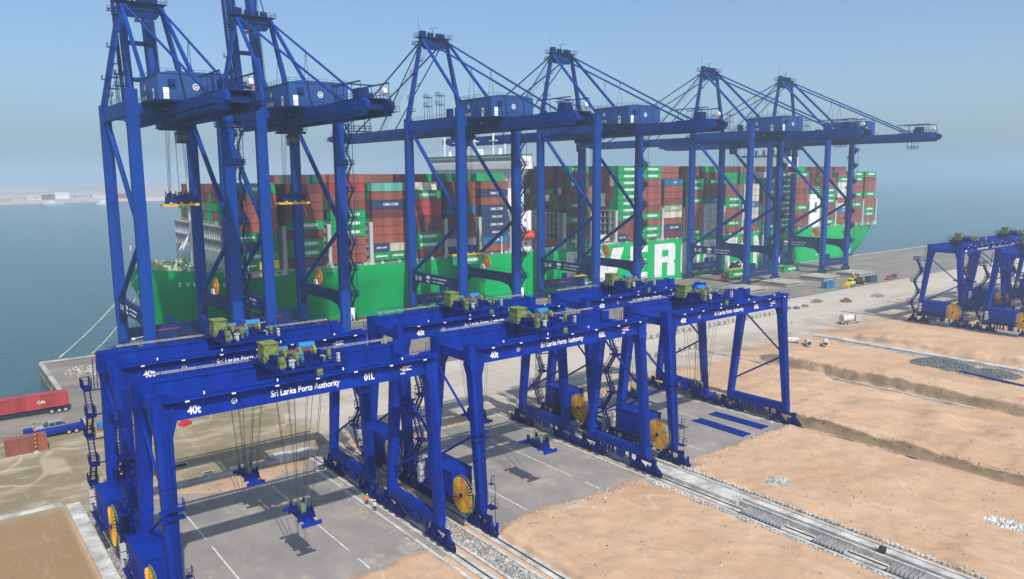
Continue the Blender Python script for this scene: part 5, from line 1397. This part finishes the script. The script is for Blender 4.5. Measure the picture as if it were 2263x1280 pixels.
def person(label, loc, rz, top, bottom, arm=(.28, -.05)):
    root = bpy.data.objects.new('person', None)
    P = {'pel': (0, 0, .95, .15, .11), 'wa': (0, 0, 1.12, .14, .10), 'ch': (0, 0, 1.35, .18, .12), 'nk': (0, .01, 1.50, .06, .06), 'hd': (0, -.02, 1.66, .095, .11), 'tp': (0, -.02, 1.74, .07, .08),
         'lh': (-.09, 0, .90, .10, .10), 'lk': (-.10, -.04, .49, .065, .065), 'la': (-.11, .04, .09, .045, .045), 'lt': (-.11, -.12, .04, .04, .035),
         'rh': (.09, 0, .90, .10, .10), 'rk': (.11, -.02, .49, .065, .065), 'ra': (.13, .02, .09, .045, .045), 'rtt': (.13, -.14, .04, .04, .035),
         'ls': (-.20, 0, 1.41, .065, .065), 'le': (-.27, .03, 1.13, .05, .05), 'lw': (-.25, -.10, .90, .035, .035), 'lf': (-.24, -.13, .80, .03, .02),
         'rs': (.20, 0, 1.41, .065, .065), 're': (.28, .0, 1.14, .05, .05), 'rw': (.24, -.18, 1.0, .035, .035), 'rf': (.22, -.27, .98, .03, .02)}
    E_ = [('pel', 'wa'), ('wa', 'ch'), ('ch', 'nk'), ('nk', 'hd'), ('hd', 'tp'), ('pel', 'lh'), ('lh', 'lk'), ('lk', 'la'), ('la', 'lt'), ('pel', 'rh'), ('rh', 'rk'), ('rk', 'ra'), ('ra', 'rtt'),
          ('ch', 'ls'), ('ls', 'le'), ('le', 'lw'), ('lw', 'lf'), ('ch', 'rs'), ('rs', 're'), ('re', 'rw'), ('rw', 'rf')]
    ks = list(P); me = bpy.data.meshes.new('person'); me.from_pydata([P[k][:3] for k in ks], [(ks.index(a), ks.index(b_)) for a, b_ in E_], [])
    o = bpy.data.objects.new('person', me); COL.objects.link(o)
    md = o.modifiers.new('skin', 'SKIN'); 
    for i, k in enumerate(ks): me.skin_vertices[0].data[i].radius = P[k][3:]
    me.skin_vertices[0].data[0].use_root = True
    ss = o.modifiers.new('sub', 'SUBSURF'); ss.levels = 1; ss.render_levels = 1
    bpy.context.view_layer.update()
    m2 = bpy.data.meshes.new_from_object(o.evaluated_get(bpy.context.evaluated_depsgraph_get())); bpy.data.objects.remove(o)
    m2.materials.clear()
    for mm in (SKIN, top, bottom, BLACK): m2.materials.append(mm)
    for p_ in m2.polygons:
        c = p_.center; p_.use_smooth = True
        p_.material_index = 0 if c.z > 1.47 or (abs(c.x) > .17 and .7 < c.z < 1.1) else (1 if c.z > .96 else (2 if c.z > .13 else 3))
    o = link('person', m2, None, loc, (0, 0, rz))
    hl = MB(); hl.tube((0, -.02, 1.72), (0, -.02, 1.84), .135, 12, 0, .07); hl.box(-.1, .1, -.2, -.13, 1.715, 1.735); hl.build('hard_hat', YBR if top is VEST else WHITE, o)
    return tag(o, label, 'person')
person('worker in an orange vest standing right of the blue flatbed', (22.3, 156.6, 0), R(30), VEST, TROU)
person('person in white standing behind the tail of the blue flatbed', (21.7, 158.9, 0), R(-40), CLOTHW, TROU)
person('worker in white beside the rails under the front middle crane', (46.9, 92.0, .02), R(120), CLOTHW, TROU)
person('worker in orange walking on the pale sand beyond the right block', (211.0, 131.7, .1), R(200), VEST, TROU)
person('worker in orange on the gravel by the front right wheels of the left block', (47.0, 94.5, .02), R(10), VEST, TROU)
gt = thing('generator', 'small blue and red generator skid right of the workers in vests', 'generator', (24.4, 156.2, 0), R(15))
MB().box(-.9, .9, -.5, .5, .3, 1.3).build('housing', CYAN, gt); MB().box(-1.0, 1.0, -.6, .6, .1, .28).tube((.4, 0, 1.3), (.4, 0, 1.8), .08, 6).split('skid', RED, gt)
# striped pole on a concrete foot
po = thing('striped_pole', 'yellow and black striped pole on a concrete foot by the brown container', 'pole', (12.9, 149.0, 0))
pm = MB()
for k in range(14): pm.tube((0, 0, .3 + k * .36), (0, 0, .3 + (k + 1) * .36), .09, 8, k % 2)
pm.build('pole', [YEL, BLACK], po); MB().col(0, 0, 0, 1.0, 1.0, 0, 0, .35, .6, .6).build('foot', CONC, po)
# bollards on the quay edge
def bollard_mesh():
    m_ = MB(); m_.tube((0, 0, 0), (0, 0, .55), .28, 12, 0, .22); m_.tube((0, 0, .55), (0, 0, .8), .42, 12, 0, .36); return m_.mesh('bollard', mat('bollard_ochre', (.42, .30, .08), .7))
BM = bollard_mesh()
for k, x in enumerate((26.5, 34, 62, 98, 118, 160, 216, 250, 305, 362, 420)):
    o = link('bollard', BM, None, (x, 223.8, .22))
    tag(o, 'ochre bollard on the quay edge, %s from the quay corner' % ordn[k], 'bollard', 'bollards along the quay edge')
# mooring lines
def sag(a, b_, s, n=14):
    a = Vector(a); b_ = Vector(b_); return [tuple(a.lerp(b_, k / n) - Vector((0, 0, s * 4 * (k / n) * (1 - k / n)))) for k in range(n + 1)]
HEMP = mat('pale_rope', (.62, .60, .50), .9)
for k, (a, b_) in enumerate((((26.6, 223.9, .9), (51.8, 250.5, 17.2)), ((26.4, 223.9, .9), (52.4, 252.0, 17.2)), ((34.0, 223.9, .9), (53.4, 247.0, 17.0)), ((98, 223.9, .9), (63, 237, 15.5)))):
    m_ = MB(); m_.path(sag(a, b_, 1.2 + k * .5), .10, 5)
    o = m_.build('mooring_line', HEMP)
    tag(o, ['outermost pale mooring line from the quay corner bollard to the bow', 'second pale mooring line from the corner bollard to the bow, just inside the outer one', 'shorter pale mooring line rising to the bow from the second bollard', 'pale mooring line slanting down the bow flank under the first cranes'][k], 'rope', 'mooring lines at the bow')
# ship hatch covers laid on the apron
HATCH = mat('hatch_cover_tan', (.42, .39, .32), .8, var=.12, scale=.2, grime=.3)
for k, (x, y0_, y1_, w_) in enumerate(((252, 176.5, 189, 13), (279.5, 177.6, 190.2, 12.6), (307.6, 177.6, 189.4, 12.6), (331.5, 174.6, 186, 12.6))):
    for lv in range(2):
        m_ = MB(); z_ = .25 + lv * .95
        m_.box(x, x + w_, y0_, y1_, z_, z_ + .5)
        for j in range(4): m_.box(x + .1, x + w_ - .1, y0_ + 1 + j * 3.4, y0_ + 1.3 + j * 3.4, z_ - .24, z_ - .002)
        m_.box(x, x + .1, y0_, y0_ + .6, z_ + .502, z_ + .7)
        o = m_.build('hatch_cover', [HATCH]); tag(o, 'flat tan hatch cover on the apron, %s in the %s stack from left' % (('lower', 'upper')[lv], ordn[k]), 'hatch cover', 'ship hatch covers laid on the apron')
# concrete block rows
bm_ = MB(); bm_.box(-.6, .6, -.6, .6, 0, 1.15); bm_.box(-.3, .3, -.12, .12, 1.152, 1.3)
BLK = bm_.mesh('concrete_block', CONC)
for r_, (xa, xb, yv, n) in enumerate(((158, 229, 145.2, 31), (143, 165, 129.6, 11))):
    for k in range(n):
        x = xa + (xb - xa) * k / (n - 1)
        o = link('concrete_block', BLK, None, (x, yv + .3 * math.sin(k * 1.9), .08), (0, 0, random.uniform(-.08, .08)))
        tag(o, 'grey concrete block, %s from left in the %s row behind the right cranes' % (ordn[k] if k < 24 else ['twenty fifth', 'twenty sixth', 'twenty seventh', 'twenty eighth', 'twenty ninth', 'thirtieth', 'thirty first'][k - 24], ('far', 'near')[r_]), 'concrete block', 'concrete blocks set out in rows')
# concrete pipes
pp = MB(); n = 16
for k in range(n):
    a, b_ = 2 * math.pi * k / n, 2 * math.pi * (k + 1) / n
    for r, L_ in ((.75, 0),):
        pp.poly([(-1.8, r * math.cos(a), r * math.sin(a)), (-1.8, r * math.cos(b_), r * math.sin(b_)), (1.8, r * math.cos(b_), r * math.sin(b_)), (1.8, r * math.cos(a), r * math.sin(a))][::-1])
        pp.poly([(-1.8, .6 * math.cos(a), .6 * math.sin(a)), (-1.8, .6 * math.cos(b_), .6 * math.sin(b_)), (1.8, .6 * math.cos(b_), .6 * math.sin(b_)), (1.8, .6 * math.cos(a), .6 * math.sin(a))])
        for xx, fl in ((-1.8, 1), (1.8, 0)):
            q_ = [(xx, .6 * math.cos(a), .6 * math.sin(a)), (xx, .6 * math.cos(b_), .6 * math.sin(b_)), (xx, .75 * math.cos(b_), .75 * math.sin(b_)), (xx, .75 * math.cos(a), .75 * math.sin(a))]
            pp.poly(q_ if fl else q_[::-1])
PM = pp.mesh('concrete_pipe', CONCW)
for (x, y, a), lb in zip(((187.8, 117.0, 2.2), (188.6, 112.6, .7), (192.2, 109.6, .5)), ('leftmost of three', 'middle of three', 'rightmost of three')):
    o = link('concrete_pipe', PM, None, (x, y, .95), (0, 0, a)); tag(o, lb + ' pale concrete pipes lying on the sand beyond the right crane', 'pipe', 'concrete pipes on the sand')
# blue ladder frames on the third pad and on the far bank
def ladder_frame(L, w, n, z=.08):
    m_ = MB(); 
    for x in (-w / 2, w / 2): m_.box(x - .1, x + .1, -L / 2, L / 2, 0, .22)
    for k in range(n): y = -L / 2 + .3 + k * (L - .6) / (n - 1); m_.box(-w / 2 + .1, w / 2 - .1, y - .1, y + .1, .02, .18)
    m_.box(-.05, .05, -L / 2, L / 2, .19, .24)
    return m_
for (x, y, L_, w_, rz, lb) in ((113.8, 84.5, 11.5, 2.0, R(-1), 'blue steel ladder frame flat on the pad, nearer the middle crane'), (119.6, 85.0, 11.7, 1.9, R(1), 'blue steel ladder frame flat on the pad, closer to the right rail'), (186.3, 64.5, 19, .9, R(-10), 'long narrow blue frame on the sand below the grey gravel heap')):
    o = ladder_frame(L_, w_, 22).build('ladder_frame', BLUE, None, (x, y, .06 if x < 150 else height(x, y) + .15), (0, 0, rz)); tag(o, lb, 'steel frame', 'blue frames lying on the ground')
# blue cable line along the trench
m_ = MB(); pts = [(125.0, 79.5, .2)] + [(125.0 + .2 * math.sin(k * .6), 79 - k * 1.0, max(0, height(125.0 + .2 * math.sin(k * .6), 79 - k * 1.0)) + .16) for k in range(52)]
m_.path(pts, .14, 5); o = m_.build('cable', BLUED); tag(o, 'long dark blue cable laid along the foot of the sand cut at right', 'cable')
# heaps
def heap(name, label, cat, x, y, rx, ry, h, mats, n, stuff=False, base=None):
    m_ = MB(); random.seed(int(x * 7))
    for _ in range(n):
        a = random.random() * 6.283; r = math.sqrt(random.random()); px = x + rx * r * math.cos(a); py = y + ry * r * math.sin(a)
        zz = (base if base is not None else max(0, height(px, py))) + h * (1 - r) ** .8
        s = random.uniform(.12, .38); b0 = random.random() * 3
        P = [(px + s * math.cos(b0 + k * 2.094), py + s * math.sin(b0 + k * 2.094), zz - .1) for k in range(3)]
        T = (px, py, zz + s * .9)
        mi = random.randrange(len(mats))
        for k in range(3): m_.poly([P[k], P[(k + 1) % 3], T], mi)
    seg = 24
    for k in range(seg):
        a, b_ = 2 * math.pi * k / seg, 2 * math.pi * (k + 1) / seg
        bz = base if base is not None else height(x, y) - .2
        for r0, r1 in ((1, .6), (.6, .25), (.25, 0)):
            f_ = lambda rr, an: (x + rx * rr * math.cos(an), y + ry * rr * math.sin(an), bz - .1 + h * (1 - rr) ** .8)
            m_.poly([f_(r0, a), f_(r0, b_), f_(r1, b_), f_(r1, a)] if r1 else [f_(r0, a), f_(r0, b_), f_(0, 0)], 0)
    o = m_.build(name, mats); tag(o, label, cat)
    if stuff: o['kind'] = 'stuff'
    return o
SD = MATS['stone_dark']; SG_ = MATS['stone_grey']; SP = MATS['stone_pale']
BLUEG = mat('blue_grey_gravel', (.15, .17, .175), .9, var=.3, scale=2)
heap('gravel_heap', 'blue grey gravel heap spread beside the pale concrete beam at right', 'gravel heap', 193.0, 79.5, 5.4, 7.5, 2.0, [BLUEG, BLUEG, SD], 2600)
heap('gravel_heap', 'smaller blue grey gravel heap running on toward the right picture edge', 'gravel heap', 192.4, 68.5, 3.6, 5.8, 1.3, [BLUEG, BLUEG, SD], 1500)
heap('debris_heap', 'pale grey rubble heap on the sand right of the rail corridor', 'rubble heap', 98.7, 62.5, 2.0, 1.8, .35, [SP, SG_, CONCW], 260)
heap('debris_heap', 'white rubble scatter on the sand near the right picture edge', 'rubble heap', 109.5, 35.5, 1.4, 3.4, .25, [CONCW, SP, WHITE], 320)
heap('debris_heap', 'second white rubble strip low in the right corner on the sand', 'rubble heap', 104.5, 29.8, .8, 2.8, .2, [CONCW, SP], 140)
heap('debris_heap', 'brown and violet scrap heap on the quay left of the yard cranes', 'scrap heap', 30.5, 207, 5.5, 7.0, .6, [mat('scrap_brown', (.30, .24, .18), .9), SD, SG_, mat('scrap_violet', (.30, .24, .36), .8), BE and CM[BE]], 420, base=0)
heap('debris_heap', 'dark scrap pile on the pale road, nearest of the three beyond the right block', 'scrap heap', 255.8, 150.1, 3.0, 2.0, 1.1, [SD, SG_], 260)
heap('debris_heap', 'dark reddish scrap pile on the pale road, middle of the three', 'scrap heap', 264.6, 143.8, 2.4, 2.0, 1.4, [SD, REDH], 260)
heap('debris_heap', 'dark scrap pile on the pale road, farthest of the three', 'scrap heap', 284.3, 142.4, 3.6, 2.2, 1.1, [SD, SG_], 260)
heap('debris_heap', 'grey rubble along the rails between the left and middle block cranes', 'rubble heap', 51.0, 92, 1.4, 8, .5, [SP, SG_, SD], 700, base=0)
for k, (x, y) in enumerate(((234.9, 148.0), (237.8, 146.7), (243.7, 147.3))):
    o = MB().box(-.9, .9, -.5, .5, 0, .7).tube((-.9, .7, .35), (.9, .7, .35), .35, 8).build('timber_bundle', SD, None, (x, y, .1), (0, 0, .4 + k)); tag(o, ['left', 'middle', 'right'][k] + ' one of three small dark timber bundles on the pale road', 'timber bundle', 'small bundles on the pale road')
for k, (x, y, lb) in enumerate(((30.1, 127.1, 'dark square pit in the brown ground, left of the concrete drain'), (33.0, 121.2, 'small dark pit at the concrete drain behind the left pad'), (48.2, 112.6, 'small dark pit where the left pad meets the rail'))):
    m_ = MB(); s = (1.3, .7, .8)[k]; m_.box(-s, s, -s * .7, s * .7, .02, .09, 0); m_.box(-s - .12, s + .12, -s * .7 - .12, -s * .7 - .001, .02, .2, 1); m_.box(-s - .12, s + .12, s * .7 + .001, s * .7 + .12, .02, .2, 1)
    m_.box(-s - .12, -s - .001, -s * .7, s * .7, .02, .2, 1); m_.box(s + .001, s + .12, -s * .7, s * .7, .02, .2, 1)
    o = m_.build('pit_cover', [BLACK, CONC], None, (x, y, 0.06)); tag(o, lb, 'pit')
o = MB().box(-1.0, 1.0, -.7, .7, .1, .7).box(-.5, .4, -.5, .5, .7, 1.1).build('fuel_box', RED, None, (36.9, 148.5, 0), (0, 0, .5)); tag(o, 'small red box lying on the brown ground beyond the left pad', 'box')
# white slab behind the left block rails
o = MB().box(-3.2, 3.2, -1.8, 1.8, 0, .5).box(-3.2, -1.0, -1.8, 1.8, .502, .8).build('concrete_slab', CONCW, None, (46.6, 119.8, .05), (0, 0, R(2))); tag(o, 'pale concrete slab at the far end of the rails behind the left pad', 'slab')
# covers and scaffold in the open trench of the middle corridor
for k, (x, y, L_) in enumerate(((87.1, 57.3, 6.6), (87.1, 47.5, 4.5), (87.2, 38.5, 4.2))):
    m_ = MB(); m_.box(-1.0, 1.0, -L_ / 2, L_ / 2, -.02, .04, 1)
    for j in range(int(L_ / .5)): m_.box(-1.0, 1.0, -L_ / 2 + j * .5, -L_ / 2 + j * .5 + .12, .042, .5, 0)
    o = m_.build('formwork', [GREY, DARK], None, (x, y, 0)); tag(o, ['far', 'middle', 'near'][k] + ' grey steel formwork panel in the open trench of the right rail corridor', 'formwork', 'formwork panels in the trench')
tb = thing('tool_box', 'small black machine sitting across the trench near the bottom right', 'machine', (89.6, 42.3, .5), .3)
MB().box(-.6, .6, -.4, .4, 0, .45).build('housing', BLACK, tb); MB().tube((-.5, 0, .45), (.5, .1, .8), .05, 5).build('handle', DARK, tb)
# edge blocks of the rail corridors
eb = MB()
for k in range(130):
    y = 20 + k * .62
    if y < 76:
        eb.box(84.3, 84.7, y, y + .34, -.1, .32 + .1 * (k % 2)); eb.box(92.7, 93.1, y + .2, y + .55, -.1, .34 + .08 * (k % 3))
        eb.box(56.9, 57.15, y, y + .4, -.1, .2)
tag(eb.build('kerb_stone', CONCW), kind='structure')
# boats and harbour works far away
for k, (x, y, L_, lb) in enumerate(((290, 1640, 30, 'white work boat off the far shore, right of the second crane leg'), (60, 1560, 22, 'tiny dark boat off the far shore at the left'), (215, 1720, 40, 'pale dredger moored under the far shore at the left'))):
    b_ = thing('boat', lb, 'boat', (x, y, -3), R(8 * k))
    MB().hexa([(-L_ / 2 + 3, -3, -.5), (L_ / 2 - 3, -3, -.5), (L_ / 2 - 3, 3, -.5), (-L_ / 2 + 3, 3, -.5), (-L_ / 2, -3.6, 3), (L_ / 2, -3.6, 3), (L_ / 2, 3.6, 3), (-L_ / 2, 3.6, 3)]).build('hull', WHITE if k != 1 else DARK, b_)
    MB().box(-L_ / 4, L_ / 8, -2.4, 2.4, 3.01, 8).tube((0, 0, 8), (0, 0, 13), .3, 6).split('cabin', WHITE if k != 1 else DARK, b_)
random.seed(3)
for k in range(16):
    x = -160 + k * 36 + random.uniform(-10, 10); y = 1880 + random.uniform(0, 160); w_ = random.uniform(14, 34); h = random.uniform(5, 11)
    c_ = (WHITE, LGREY, CM[BE], CM[RU])[k % 4]
    m_ = MB(); m_.box(-w_ / 2, w_ / 2, -8, 8, 0, h); m_.hexa([(-w_ / 2 - 1, -9, h + .01), (w_ / 2 + 1, -9, h + .01), (w_ / 2 + 1, 9, h + .01), (-w_ / 2 - 1, 9, h + .01), (-w_ / 2, -1, h + 3), (w_ / 2, -1, h + 3), (w_ / 2, 1, h + 3), (-w_ / 2, 1, h + 3)])
    o = m_.build('shed', c_, None, (x, y, 1)); tag(o, 'hazy %s shed on the far shore, %s from the left' % (('white', 'grey', 'beige', 'rust red')[k % 4], ordn[k]), 'shed', 'sheds along the far shore')
for k, x in enumerate((105, 118)):
    tc_ = MB(); tc_.tube((0, 0, 0), (0, 0, 46), 1.0, 6); tc_.beam((-10, 0, 42), (20, 0, 50), 1, 1)
    o = tc_.build('tower_crane', CM[RU], None, (x, 1850, 0)); tag(o, ('left', 'right')[k] + ' one of two faint red cranes on the far shore', 'crane', 'faint cranes on the far shore')
# ------------------------------------------------------------------ haze
hz = bpy.data.materials.new('haze'); hz.use_nodes = True
t = hz.node_tree; t.nodes.clear(); out = nod(t, 'ShaderNodeOutputMaterial'); pv = nod(t, 'ShaderNodeVolumePrincipled')
pv.inputs['Color'].default_value = (0.70, 0.90, 1.0, 1); pv.inputs['Density'].default_value = HAZE_DENSITY; pv.inputs['Anisotropy'].default_value = 0.25
t.links.new(pv.outputs[0], out.inputs['Volume'])
hb = MB().box(-9500, 15000, -2500, 15000, -9, 150).build('haze', hz); tag(hb, kind='stuff')
